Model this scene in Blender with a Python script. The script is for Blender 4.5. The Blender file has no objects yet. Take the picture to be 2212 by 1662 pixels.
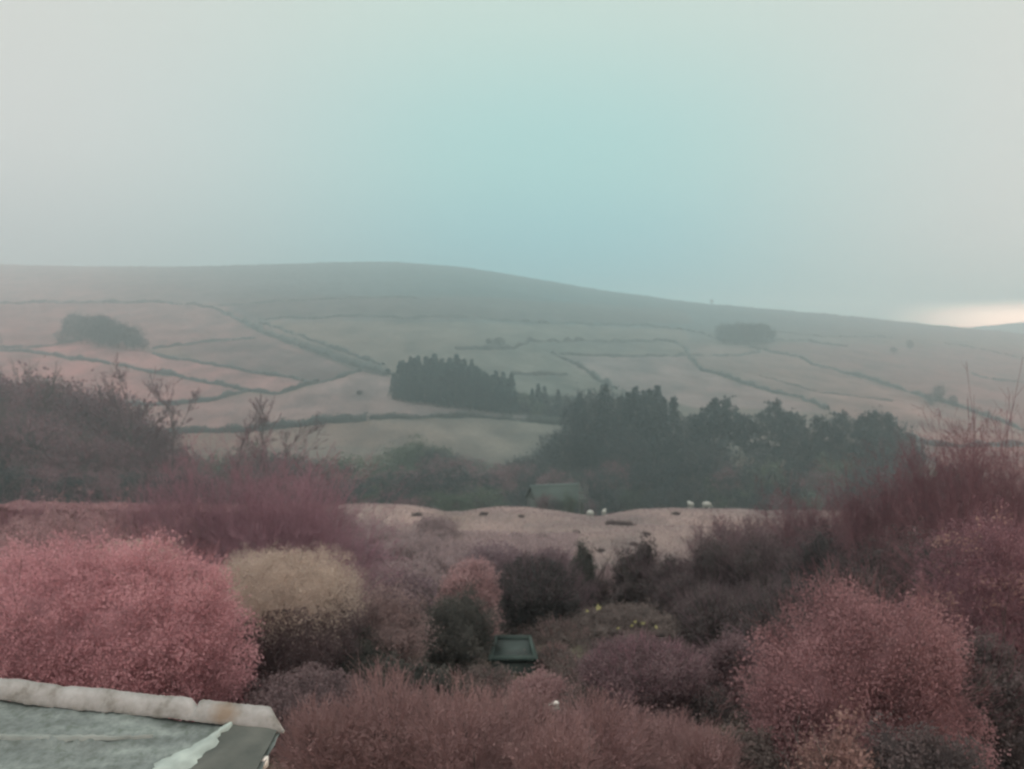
import bpy, math
import numpy as np

# ------------------------------------------------------------------ camera, sky, sun, exposure
scene = bpy.context.scene
F = 1915.0                      # focal length in units of a 2212-wide picture
PITCH = math.atan(71.0 / F)
cam_d = bpy.data.cameras.new("camera")
cam = bpy.data.objects.new("camera", cam_d)
scene.collection.objects.link(cam)
scene.camera = cam
cam.location = (0, 0, 0)
cam.rotation_euler = (math.pi / 2 - PITCH, 0, 0)
cam_d.sensor_width = 36.0
cam_d.lens = 36.0 * F / 2212.0
cam_d.clip_start = 0.1
cam_d.clip_end = 9000
# the phone focused on the window pane, so the whole view is a little soft
cam_d.dof.use_dof = True
cam_d.dof.focus_distance = 2.6
cam_d.dof.aperture_fstop = cam_d.lens / 8.6

scene.view_settings.view_transform = 'Standard'
scene.view_settings.look = 'None'
scene.view_settings.gamma = 1.0
scene.view_settings.exposure = 0.0
scene.cycles.use_denoising = True
scene.cycles.max_bounces = 6
scene.cycles.diffuse_bounces = 3
scene.cycles.volume_bounces = 2
scene.cycles.filter_width = 1.8
scene.cycles.pixel_filter_type = 'GAUSSIAN'

SUN_EL, SUN_AZ = math.radians(48), math.radians(-125)
world = bpy.data.worlds.new("World")
scene.world = world
world.use_nodes = True
nt = world.node_tree
nt.nodes.clear()
N = nt.nodes.new
L = nt.links.new


def ramp(nt, stops, interp='B_SPLINE'):
    r = nt.nodes.new('ShaderNodeValToRGB')
    r.color_ramp.interpolation = interp
    e = r.color_ramp.elements
    while len(e) > 1:
        e.remove(e[-1])
    e[0].position = stops[0][0]
    e[0].color = (*stops[0][1], 1)
    for p, c in stops[1:]:
        n = e.new(p)
        n.color = (*c, 1)
    return r


def s2l(c):
    return tuple(((x / 255) / 12.92 if x / 255 <= 0.04045 else ((x / 255 + 0.055) / 1.055) ** 2.4) for x in c)


tc = N('ShaderNodeTexCoord')
sep = N('ShaderNodeSeparateXYZ')
L(tc.outputs['Generated'], sep.inputs[0])
at = N('ShaderNodeMath'); at.operation = 'ARCTAN2'
L(sep.outputs['X'], at.inputs[0]); L(sep.outputs['Y'], at.inputs[1])
az = N('ShaderNodeMapRange')                       # -45..45 degrees -> 0..1
az.inputs['From Min'].default_value = -math.pi / 4
az.inputs['From Max'].default_value = math.pi / 4
nz = N('ShaderNodeTexNoise'); nz.inputs['Scale'].default_value = 1.6; nz.inputs['Detail'].default_value = 2
L(tc.outputs['Generated'], nz.inputs['Vector'])
nzm = N('ShaderNodeMath'); nzm.operation = 'MULTIPLY_ADD'; nzm.inputs[1].default_value = 0.10; 
L(nz.outputs['Fac'], nzm.inputs[0]); L(at.outputs[0], nzm.inputs[2])
nzs = N('ShaderNodeMath'); nzs.operation = 'SUBTRACT'; nzs.inputs[1].default_value = 0.05
L(nzm.outputs[0], nzs.inputs[0])
L(nzs.outputs[0], az.inputs['Value'])
SKY_LOW = [(0.0, (204, 194, 194)), (0.18, (200, 196, 195)), (0.33, (178, 198, 197)), (0.45, (130, 194, 206)),
           (0.60, (124, 198, 212)), (0.70, (180, 205, 203)), (0.80, (216, 206, 201)), (1.0, (232, 208, 202))]
SKY_MID = [(0.0, (218, 209, 204)), (0.20, (218, 213, 208)), (0.33, (198, 212, 208)), (0.45, (165, 213, 209)),
           (0.60, (163, 213, 210)), (0.70, (188, 212, 206)), (0.82, (213, 208, 202)), (1.0, (222, 210, 204))]
SKY_TOP = [(0.0, (216, 208, 200)), (0.28, (213, 213, 205)), (0.45, (200, 218, 207)), (0.6, (200, 216, 206)), (0.75, (208, 212, 203)), (1.0, (214, 207, 200))]
rl = ramp(nt, [(p, s2l(c)) for p, c in SKY_LOW])
rm = ramp(nt, [(p, s2l(c)) for p, c in SKY_MID])
rt = ramp(nt, [(p, s2l(c)) for p, c in SKY_TOP])
for r in (rl, rm, rt):
    L(az.outputs[0], r.inputs[0])


def mixc(a, b, fac):
    m = N('ShaderNodeMix'); m.data_type = 'RGBA'
    if hasattr(fac, 'links'):
        L(fac, m.inputs[0])
    else:
        m.inputs[0].default_value = fac
    L(a, m.inputs[6]); L(b, m.inputs[7])
    return m.outputs[2]


def maprange(src, a, b, c=0.0, d=1.0):
    m = N('ShaderNodeMapRange'); m.interpolation_type = 'SMOOTHSTEP'
    m.inputs['From Min'].default_value = a; m.inputs['From Max'].default_value = b
    m.inputs['To Min'].default_value = c; m.inputs['To Max'].default_value = d
    L(src, m.inputs['Value'])
    return m.outputs[0]


skyc = mixc(rl.outputs[0], rm.outputs[0], maprange(sep.outputs['Z'], 0.07, 0.22))
skyc = mixc(skyc, rt.outputs[0], maprange(sep.outputs['Z'], 0.20, 0.40))
# the warm break in the cloud low in the east
warm = N('ShaderNodeRGB'); warm.outputs[0].default_value = (*(9.0, 5.8, 4.3), 1)
wa = maprange(at.outputs[0], 0.38, 0.54)
wb = maprange(sep.outputs['Z'], 0.054, 0.034)
wm = N('ShaderNodeMath'); wm.operation = 'MULTIPLY'; L(wa, wm.inputs[0]); L(wb, wm.inputs[1])
skyc = mixc(skyc, warm.outputs[0], wm.outputs[0])
# overcast is brightest overhead
zen = N('ShaderNodeVectorMath'); zen.operation = 'SCALE'
L(skyc, zen.inputs[0]); L(maprange(sep.outputs['Z'], 0.40, 0.85, 1.0, 3.0), zen.inputs['Scale'])
bg1 = N('ShaderNodeBackground'); bg1.inputs['Strength'].default_value = 0.96
zt_ = N('ShaderNodeMix'); zt_.data_type = 'RGBA'; zt_.blend_type = 'MULTIPLY'; zt_.inputs[7].default_value = (1.03, 0.98, 0.99, 1)
L(maprange(sep.outputs['Z'], 0.40, 0.6), zt_.inputs[0]); L(zen.outputs[0], zt_.inputs[6])
L(zt_.outputs[2], bg1.inputs['Color'])
sky = N('ShaderNodeTexSky'); sky.sky_type = 'NISHITA'; sky.sun_disc = False
sky.sun_elevation = SUN_EL; sky.sun_rotation = SUN_AZ
bg2 = N('ShaderNodeBackground'); bg2.inputs['Strength'].default_value = 0.006
L(sky.outputs[0], bg2.inputs['Color'])
add = N('ShaderNodeAddShader'); L(bg1.outputs[0], add.inputs[0]); L(bg2.outputs[0], add.inputs[1])
wo = N('ShaderNodeOutputWorld'); L(add.outputs[0], wo.inputs['Surface'])

sun_d = bpy.data.lights.new("sun", 'SUN')
sun_d.energy = 0.7
sun_d.angle = math.radians(25)
sun_d.color = (1.0, 0.95, 0.9)
sun = bpy.data.objects.new("sun", sun_d)
scene.collection.objects.link(sun)
sdir = (math.sin(SUN_AZ) * math.cos(SUN_EL), math.cos(SUN_AZ) * math.cos(SUN_EL), math.sin(SUN_EL))
from mathutils import Vector, Matrix
sun.rotation_euler = Vector(sdir).to_track_quat('Z', 'Y').to_euler()

# ------------------------------------------------------------------ helpers
rng = np.random.default_rng(7)
COL = scene.collection


def tag(o, label=None, cat=None, group=None, kind=None):
    if label: o['label'] = label
    if cat: o['category'] = cat
    if group: o['group'] = group
    if kind: o['kind'] = kind
    return o


def mesh_np(name, V, Q, mat, parent=None, tint=None, col=None, smooth=False):
    me = bpy.data.meshes.new(name)
    V = np.asarray(V, dtype=np.float32); Q = np.asarray(Q, dtype=np.int32)
    me.vertices.add(len(V)); me.vertices.foreach_set('co', V.ravel())
    k = Q.shape[1]
    me.loops.add(Q.size); me.loops.foreach_set('vertex_index', Q.ravel())
    me.polygons.add(len(Q)); me.polygons.foreach_set('loop_start', np.arange(0, Q.size, k, dtype=np.int32))
    if smooth:
        me.polygons.foreach_set('use_smooth', np.ones(len(Q), dtype=bool))
    me.update(calc_edges=True)
    if tint is not None:
        a = me.attributes.new('tint', 'FLOAT', 'POINT'); a.data.foreach_set('value', np.asarray(tint, dtype=np.float32))
    if col is not None:
        a = me.attributes.new('colour', 'FLOAT_VECTOR', 'POINT'); a.data.foreach_set('vector', np.asarray(col, dtype=np.float32).ravel())
    if mat: me.materials.append(mat)
    o = bpy.data.objects.new(name, me)
    COL.objects.link(o)
    if parent: o.parent = parent
    return o


def empty(name, loc, rz=0.0, scale=None):
    o = bpy.data.objects.new(name, None)
    COL.objects.link(o)
    o.location = loc; o.rotation_euler = (0, 0, rz)
    if scale is not None: o.scale = scale
    o.empty_display_size = 0.2
    return o


def dup(root, loc, rz, scale):
    r = root.copy(); COL.objects.link(r)
    r.location = loc; r.rotation_euler = (0, 0, rz); r.scale = scale
    for ch in list(root.children):
        c = ch.copy(); COL.objects.link(c); c.parent = r
    return r


class Geo:
    """collects quads with a tint per vertex"""
    def __init__(s): s.V = []; s.Q = []; s.T = []; s.n = 0

    def add(s, V, Q, T=0.5):
        V = np.asarray(V, float); Q = np.asarray(Q, int)
        s.V.append(V); s.Q.append(Q + s.n); s.n += len(V)
        s.T.append(np.full(len(V), T) if np.isscalar(T) else np.asarray(T, float))
        return s

    def build(s, name, mat, parent=None, smooth=False):
        return mesh_np(name, np.vstack(s.V), np.vstack(s.Q), mat, parent, np.concatenate(s.T), smooth=smooth)


def unit(v): return v / (np.linalg.norm(v, axis=-1, keepdims=True) + 1e-9)


def leaves(C, S, T, r=rng, asp=0.55, up=0.0):
    n = len(C)
    a = r.normal(size=(n, 3)); a[:, 2] *= (1 - 0.5 * up) ; a = unit(a)
    b = unit(np.cross(a, r.normal(size=(n, 3))))
    S = np.broadcast_to(S, (n,))[:, None]
    V = np.stack([C + a * S, C + b * S * asp, C - a * S, C - b * S * asp], 1).reshape(-1, 3)
    Q = np.arange(4 * n).reshape(-1, 4)
    return V, Q, np.repeat(T, 4)


def lump(D, r, k=9, amp=0.12):
    """smooth random function of direction"""
    s = np.zeros(len(D))
    for i in range(k):
        f = r.normal(size=3) * (2.0 + 0.55 * i)
        s += np.sin(D @ f + r.uniform(0, 6.28)) / (1 + 0.25 * i)
    return 1 + amp * s / 1.6


def boxes(B, T=0.5):
    """B: list of (cx,cy,cz,sx,sy,sz)"""
    V = []; Q = []
    for i, (cx, cy, cz, sx, sy, sz) in enumerate(B):
        o = 8 * i
        for z in (-1, 1):
            for x, y in ((-1, -1), (1, -1), (1, 1), (-1, 1)):
                V.append((cx + x * sx / 2, cy + y * sy / 2, cz + z * sz / 2))
        Q += [(o, o + 3, o + 2, o + 1), (o + 4, o + 5, o + 6, o + 7)] + [(o + k, o + (k + 1) % 4, o + 4 + (k + 1) % 4, o + 4 + k) for k in range(4)]
    return np.array(V, float), np.array(Q)


def tubes(A, B, ra, rb, sides=3):
    n = len(A)
    d = unit(B - A)
    h = np.where(np.abs(d[:, 2:3]) > 0.9, np.array([[1., 0, 0]]), np.array([[0, 0, 1.]]))
    u = unit(np.cross(d, h)); w = np.cross(d, u)
    V = np.zeros((n, 2 * sides, 3))
    for k in range(sides):
        t = 2 * math.pi * k / sides
        off = u * math.cos(t) + w * math.sin(t)
        V[:, k] = A + off * ra[:, None]; V[:, sides + k] = B + off * rb[:, None]
    base = (np.arange(n) * 2 * sides)[:, None]
    Q = np.concatenate([base + np.array([[k, (k + 1) % sides, sides + (k + 1) % sides, sides + k]]) for k in range(sides)])
    return V.reshape(-1, 3), Q


def grow(P, D, Ln, R, levels, kids, r, ratio=0.55, ang=0.7, bend=0.12, up=0.05, segs=4, rdec=0.55, droop=0.0):
    A = []; B = []; RA = []; RB = []; LV = []; tips = []
    for lv in range(levels):
        pts = [P]; dirs = []; pos = P; d = D
        for s in range(segs):
            d = unit(d + r.normal(size=d.shape) * bend + np.array([0, 0, up - droop * lv]))
            nw = pos + d * (Ln / segs)[:, None]
            ra = R * (1 - 0.7 * s / segs); rb = R * (1 - 0.7 * (s + 1) / segs)
            A.append(pos); B.append(nw); RA.append(ra); RB.append(rb); LV.append(np.full(len(pos), lv))
            pos = nw; pts.append(pos); dirs.append(d)
        tips.append(pos)
        if lv == levels - 1: break
        k = kids[lv]; n = len(P)
        idx = np.repeat(np.arange(n), k)
        sg = r.uniform(0.8 if lv == 0 else 0.3, segs - 0.05, len(idx))
        si = sg.astype(int); fr = (sg - si)[:, None]
        pa = np.stack(pts, 1); da = np.stack(dirs, 1)
        P2 = pa[idx, si] * (1 - fr) + pa[idx, si + 1] * fr
        D2 = unit(da[idx, si] + r.normal(size=(len(idx), 3)) * ang)
        L2 = Ln[idx] * ratio * r.uniform(0.6, 1.2, len(idx)) * (1 - 0.35 * sg / segs)
        R2 = R[idx] * rdec * (1 - 0.5 * sg / segs)
        P, D, Ln, R = P2, D2, L2, R2
    return np.vstack(A), np.vstack(B), np.concatenate(RA), np.concatenate(RB), np.concatenate(LV), np.vstack(tips)


# ------------------------------------------------------------------ materials
def foliage(name, dark, mid, light, rough=0.85, vary=0.16):
    m = bpy.data.materials.new(name); m.use_nodes = True
    t = m.node_tree; b = t.nodes['Principled BSDF']
    a = t.nodes.new('ShaderNodeAttribute'); a.attribute_name = 'tint'
    oi = t.nodes.new('ShaderNodeObjectInfo')
    ad = t.nodes.new('ShaderNodeMath'); ad.operation = 'MULTIPLY_ADD'; ad.inputs[1].default_value = vary
    sb = t.nodes.new('ShaderNodeMath'); sb.operation = 'SUBTRACT'; sb.inputs[1].default_value = vary / 2
    t.links.new(oi.outputs['Random'], ad.inputs[0]); t.links.new(a.outputs['Fac'], ad.inputs[2]); t.links.new(ad.outputs[0], sb.inputs[0])
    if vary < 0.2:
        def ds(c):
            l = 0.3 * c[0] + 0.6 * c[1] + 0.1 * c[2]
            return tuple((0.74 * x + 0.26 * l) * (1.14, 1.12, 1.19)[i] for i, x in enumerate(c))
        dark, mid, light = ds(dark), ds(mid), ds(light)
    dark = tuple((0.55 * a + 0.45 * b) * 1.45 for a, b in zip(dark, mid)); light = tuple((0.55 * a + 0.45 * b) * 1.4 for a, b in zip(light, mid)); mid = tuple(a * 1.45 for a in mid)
    r = ramp(t, [(0.0, dark), (0.5, mid), (1.0, light)], 'LINEAR')
    t.links.new(sb.outputs[0], r.inputs[0]); t.links.new(r.outputs[0], b.inputs['Base Color'])
    b.inputs['Roughness'].default_value = rough
    b.inputs['Specular IOR Level'].default_value = 0.08
    tr = t.nodes.new('ShaderNodeBsdfTranslucent'); t.links.new(r.outputs[0], tr.inputs['Color'])
    mx = t.nodes.new('ShaderNodeMixShader'); mx.inputs[0].default_value = 0.5
    t.links.new(b.outputs[0], mx.inputs[1]); t.links.new(tr.outputs[0], mx.inputs[2])
    t.links.new(mx.outputs[0], t.nodes['Material Output'].inputs['Surface'])
    return m


def plain(name, c1, c2, scale=6.0, rough=0.8, bump=0.15, detail=6, spec=0.25, stretch=(1, 1, 1)):
    m = bpy.data.materials.new(name); m.use_nodes = True
    t = m.node_tree; b = t.nodes['Principled BSDF']
    c = t.nodes.new('ShaderNodeTexCoord'); mp = t.nodes.new('ShaderNodeMapping'); mp.inputs['Scale'].default_value = stretch
    n = t.nodes.new('ShaderNodeTexNoise'); n.inputs['Scale'].default_value = scale; n.inputs['Detail'].default_value = detail
    t.links.new(c.outputs['Object'], mp.inputs[0]); t.links.new(mp.outputs[0], n.inputs['Vector'])
    r = ramp(t, [(0.3, c1), (0.7, c2)], 'LINEAR'); t.links.new(n.outputs['Fac'], r.inputs[0])
    t.links.new(r.outputs[0], b.inputs['Base Color'])
    bp = t.nodes.new('ShaderNodeBump'); bp.inputs['Strength'].default_value = bump; bp.inputs['Distance'].default_value = 0.05
    t.links.new(n.outputs['Fac'], bp.inputs['Height']); t.links.new(bp.outputs[0], b.inputs['Normal'])
    b.inputs['Roughness'].default_value = rough; b.inputs['Specular IOR Level'].default_value = spec
    return m


M = {}  # side plants pinker, central trees bluer: the lens colour cast put into leaf colours
M['bark'] = plain('bark', (0.05, 0.042, 0.04), (0.10, 0.085, 0.08), 9)
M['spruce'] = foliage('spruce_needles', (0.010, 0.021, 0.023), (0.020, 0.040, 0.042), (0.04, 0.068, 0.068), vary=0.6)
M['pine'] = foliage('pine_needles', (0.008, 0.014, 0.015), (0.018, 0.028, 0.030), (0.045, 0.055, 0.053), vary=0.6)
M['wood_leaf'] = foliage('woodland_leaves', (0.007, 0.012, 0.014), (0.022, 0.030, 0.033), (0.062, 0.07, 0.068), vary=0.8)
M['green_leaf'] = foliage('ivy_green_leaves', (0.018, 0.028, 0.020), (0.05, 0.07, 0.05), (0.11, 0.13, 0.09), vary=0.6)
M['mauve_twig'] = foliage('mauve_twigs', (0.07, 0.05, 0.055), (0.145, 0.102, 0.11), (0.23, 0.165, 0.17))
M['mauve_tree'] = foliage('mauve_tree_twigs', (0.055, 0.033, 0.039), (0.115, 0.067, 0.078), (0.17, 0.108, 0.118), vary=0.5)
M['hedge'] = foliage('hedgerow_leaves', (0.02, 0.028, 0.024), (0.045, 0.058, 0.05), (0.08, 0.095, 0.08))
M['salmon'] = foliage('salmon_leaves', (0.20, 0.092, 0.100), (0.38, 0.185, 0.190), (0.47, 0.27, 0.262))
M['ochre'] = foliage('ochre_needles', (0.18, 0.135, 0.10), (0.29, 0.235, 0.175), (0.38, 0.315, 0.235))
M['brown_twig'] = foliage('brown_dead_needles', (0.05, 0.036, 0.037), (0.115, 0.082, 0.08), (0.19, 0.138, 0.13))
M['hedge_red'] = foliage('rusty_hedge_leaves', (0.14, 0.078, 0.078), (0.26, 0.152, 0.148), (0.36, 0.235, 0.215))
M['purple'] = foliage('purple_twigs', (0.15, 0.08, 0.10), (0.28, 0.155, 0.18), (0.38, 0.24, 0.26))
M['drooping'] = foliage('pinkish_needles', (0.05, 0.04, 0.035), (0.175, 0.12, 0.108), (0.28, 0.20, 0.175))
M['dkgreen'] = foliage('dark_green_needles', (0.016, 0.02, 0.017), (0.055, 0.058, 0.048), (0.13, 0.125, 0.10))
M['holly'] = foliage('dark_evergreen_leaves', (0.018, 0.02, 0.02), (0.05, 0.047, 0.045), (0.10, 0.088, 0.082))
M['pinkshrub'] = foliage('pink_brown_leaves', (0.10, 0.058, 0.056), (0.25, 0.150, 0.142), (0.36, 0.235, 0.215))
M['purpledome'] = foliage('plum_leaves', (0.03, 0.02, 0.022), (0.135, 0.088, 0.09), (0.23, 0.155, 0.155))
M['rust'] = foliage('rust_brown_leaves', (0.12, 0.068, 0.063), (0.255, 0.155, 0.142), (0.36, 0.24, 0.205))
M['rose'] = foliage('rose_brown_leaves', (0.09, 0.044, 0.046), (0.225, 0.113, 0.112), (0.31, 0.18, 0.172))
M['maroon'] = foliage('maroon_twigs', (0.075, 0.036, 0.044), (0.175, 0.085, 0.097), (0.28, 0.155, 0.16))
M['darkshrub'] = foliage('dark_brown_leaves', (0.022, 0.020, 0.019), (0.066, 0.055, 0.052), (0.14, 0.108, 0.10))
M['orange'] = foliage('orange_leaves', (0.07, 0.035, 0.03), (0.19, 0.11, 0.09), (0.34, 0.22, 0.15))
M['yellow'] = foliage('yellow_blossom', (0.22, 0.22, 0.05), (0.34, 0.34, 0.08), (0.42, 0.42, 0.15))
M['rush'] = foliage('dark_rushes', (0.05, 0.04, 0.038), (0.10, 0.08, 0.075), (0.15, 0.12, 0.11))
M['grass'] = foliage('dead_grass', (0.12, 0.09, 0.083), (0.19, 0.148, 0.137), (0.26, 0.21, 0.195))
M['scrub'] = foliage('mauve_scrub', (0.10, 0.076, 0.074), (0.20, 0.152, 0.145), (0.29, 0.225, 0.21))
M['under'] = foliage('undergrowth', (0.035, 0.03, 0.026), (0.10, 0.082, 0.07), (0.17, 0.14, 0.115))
M['wall'] = plain('moorland_wall', (0.025, 0.034, 0.034), (0.05, 0.06, 0.057), 1.5, bump=0.4)
M['stem'] = plain('pale_stems', (0.10, 0.07, 0.06), (0.2, 0.14, 0.12), 9)

# ------------------------------------------------------------------ the shape of the land
YP = np.array([-40, 0, 8, 12, 16, 20, 30, 45, 60, 80, 96, 106, 116, 135, 160, 190, 220.])
ZP = np.array([-4.6, -5.0, -5.25, -5.6, -6.25, -7.0, -8.6, -11.0, -13.1, -15.5, -17.2, -18.9, -21.6, -27.0, -33.5, -40.0, -42.5])
CU = np.array([-3000, -600, 0, 200, 400, 600, 750, 850, 1000, 1100, 1300, 1500, 1700, 1830, 1950, 2212, 3000, 5000.])
CV = np.array([600, 585, 573, 577, 577, 572, 567, 567, 578, 594, 628, 655, 672, 683, 696, 722, 765, 790.])
# field edge against the wood, as seen: how much the near ridge lifts
EU = np.array([-500, 700, 780, 880, 930, 960, 1000, 1040, 1080, 1140, 1210, 1265, 1290, 1330, 1380, 1450, 1600, 1660, 1750, 1900, 3000.])
EV = np.array([1094, 1092, 1088, 1092, 1100, 1108, 1108, 1100, 1095, 1096, 1106, 1117, 1120, 1110, 1101, 1098, 1101, 1107, 1104, 1108, 1108.])


def vnoise(x, y, s, seed, n=6):
    r = np.random.default_rng(seed)
    out = 0
    for i in range(n):
        a = r.uniform(0, 6.28); k = (0.6 + 0.45 * i) / s
        out = out + np.sin((x * math.cos(a) + y * math.sin(a)) * k * 6.28 + r.uniform(0, 6.28)) / (1 + 0.3 * i)
    return out / 2.2


def H(x, y):
    x = np.asarray(x, float); y = np.asarray(y, float)
    ys = np.maximum(y, 1.0)
    u = 1106 + F * x / ys
    near = np.interp(y, YP, ZP)
    ev = np.interp(u, EU, EV)
    near = near - (ev - 1100) / F * 100 * np.exp(-((y - 100) / 17.0) ** 2)
    near = near + 0.35 * vnoise(x, y, 26, 3) * np.clip((y - 30) / 30, 0, 1) * np.clip((150 - y) / 40, 0, 1) * np.clip(np.abs(y - 100) / 20, 0.0, 1)
    vc = np.interp(np.clip(u, -3000, 5000), CU, CV)
    zc = (760 - vc) / F * 1100
    t = np.clip((y - 220) / 880, 0, 1)
    hill = -42.5 + (zc + 42.5) * (t ** 0.96)
    hill = hill + (2.2 * vnoise(x, y, 300, 11) + 0.9 * vnoise(x, y, 90, 12)) * np.sin(math.pi * t) ** 0.7 * np.clip(y / 800, 0.3, 1)
    hill = hill + 0.5 * vnoise(x, y, 22, 13, 8) * np.clip(t * 3, 0, 1)
    beyond = np.clip((y - 1110) / 300, 0, 1)
    dz = np.where(u > 1900, 38 + 26 * np.clip((u - 1950) / 260, 0, 1.4), 10)
    far = -20 + np.clip((y - 1420) / 480, 0, 1) ** 1.2 * (dz + 20)
    hill = hill * (1 - beyond ** 0.8) + far * beyond ** 0.8
    w = np.clip((y - 205) / 30, 0, 1); w = w * w * (3 - 2 * w)
    return near * (1 - w) + hill * w


def ray(u, v):
    cx = (u - 1106) / F; cy = (831 - v) / F
    d = np.array([cx, math.cos(PITCH) + cy * math.sin(PITCH), -math.sin(PITCH) + cy * math.cos(PITCH)])
    return d / d[1]


def at_y(u, v, y): return ray(u, v) * y


def hit(u, v, y0=180, y1=1500):
    """where the line of sight meets the land"""
    d = ray(u, v)
    ys = np.concatenate([np.arange(y0, 1102, 1.0)])
    z = H(d[0] * ys, ys)
    k = np.argmax(z >= d[2] * ys) if np.any(z >= d[2] * ys) else len(ys) - 1
    y = ys[k]
    return np.array([d[0] * y, y, float(H(d[0] * y, y))])


def g(u, y):
    x = (u - 1106) / F * y
    return np.array([x, y, float(H(x, y))])


# field tones on the far hillside (dead grass, rushy moor, lens cast painted pink at the sides), in ground areas
def inpoly(u, v, P):
    c = np.zeros(u.shape, bool); n = len(P)
    for i in range(n):
        (x1, y1), (x2, y2) = P[i], P[(i + 1) % n]
        if y1 == y2: continue
        c ^= ((y1 > v) != (y2 > v)) & (u < (x2 - x1) * (v - y1) / (y2 - y1) + x1)
    return c


ROSE = (0.33, 0.225, 0.215); PALE = (0.30, 0.235, 0.222); TAN = (0.25, 0.205, 0.175); GRN = (0.17, 0.17, 0.14)
MOOR = (0.185, 0.155, 0.15); DARK = (0.10, 0.105, 0.095); PGRN = (0.23, 0.205, 0.175)
FIELDS = [
    ([(-900, 640), (470, 655), (560, 700), (840, 812), (770, 806), (560, 735), (330, 752), (-900, 760)], (0.26, 0.195, 0.185)),
    ([(-900, 760), (0, 762), (0, 752), (170, 735), (300, 752), (345, 770), (480, 792), (670, 828), (600, 850), (500, 842), (300, 802), (100, 768), (-900, 765)], ROSE),
    ([(-900, 768), (100, 772), (300, 805), (517, 845), (466, 867), (300, 880), (0, 900), (-900, 900)], ROSE),
    ([(-900, 900), (0, 900), (300, 885), (520, 858), (600, 855), (770, 806), (850, 815), (850, 858), (1130, 895), (1215, 915), (1000, 900), (780, 905), (600, 922), (330, 935), (-900, 960)], PALE),
    ([(330, 938), (780, 912), (1050, 905), (1215, 922), (1300, 1000), (1100, 1010), (950, 975), (650, 960), (400, 975)], TAN),
    ([(640, 985), (760, 985), (830, 1070), (640, 1080)], PGRN),
    ([(380, 750), (466, 738), (560, 735), (770, 803), (686, 829), (552, 808), (448, 788)], MOOR),
    ([(470, 640), (1000, 640), (1480, 670), (1500, 700), (1088, 694), (674, 690), (560, 690)], (0.135, 0.125, 0.12)),
    ([(560, 695), (674, 692), (1088, 697), (1480, 712), (1490, 738), (1150, 740), (1060, 745), (985, 755), (700, 752), (620, 725)], PGRN),
    ([(480, 672), (560, 708), (700, 752), (845, 800), (845, 818), (760, 798), (640, 752), (540, 712)], DARK),
    ([(1110, 760), (1195, 766), (1330, 845), (1230, 835), (1110, 812)], PGRN),
    ([(1205, 770), (1480, 772), (1518, 803), (1640, 842), (1790, 890), (1500, 880), (1340, 842), (1250, 800)], PALE),
    ([(1480, 742), (1640, 758), (1730, 775), (1840, 812), (2212, 936), (3200, 1100), (2212, 990), (1990, 955), (1790, 885), (1640, 838), (1518, 800), (1493, 775)], (0.25, 0.20, 0.18)),
    ([(1640, 752), (1745, 740), (3200, 790), (3200, 1060), (2212, 930), (1909, 830), (1730, 772)], (0.215, 0.165, 0.155)),
    ([(1990, 965), (2212, 968), (3200, 1000), (3200, 1150), (2000, 1100)], (0.27, 0.18, 0.165)),
]


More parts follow.
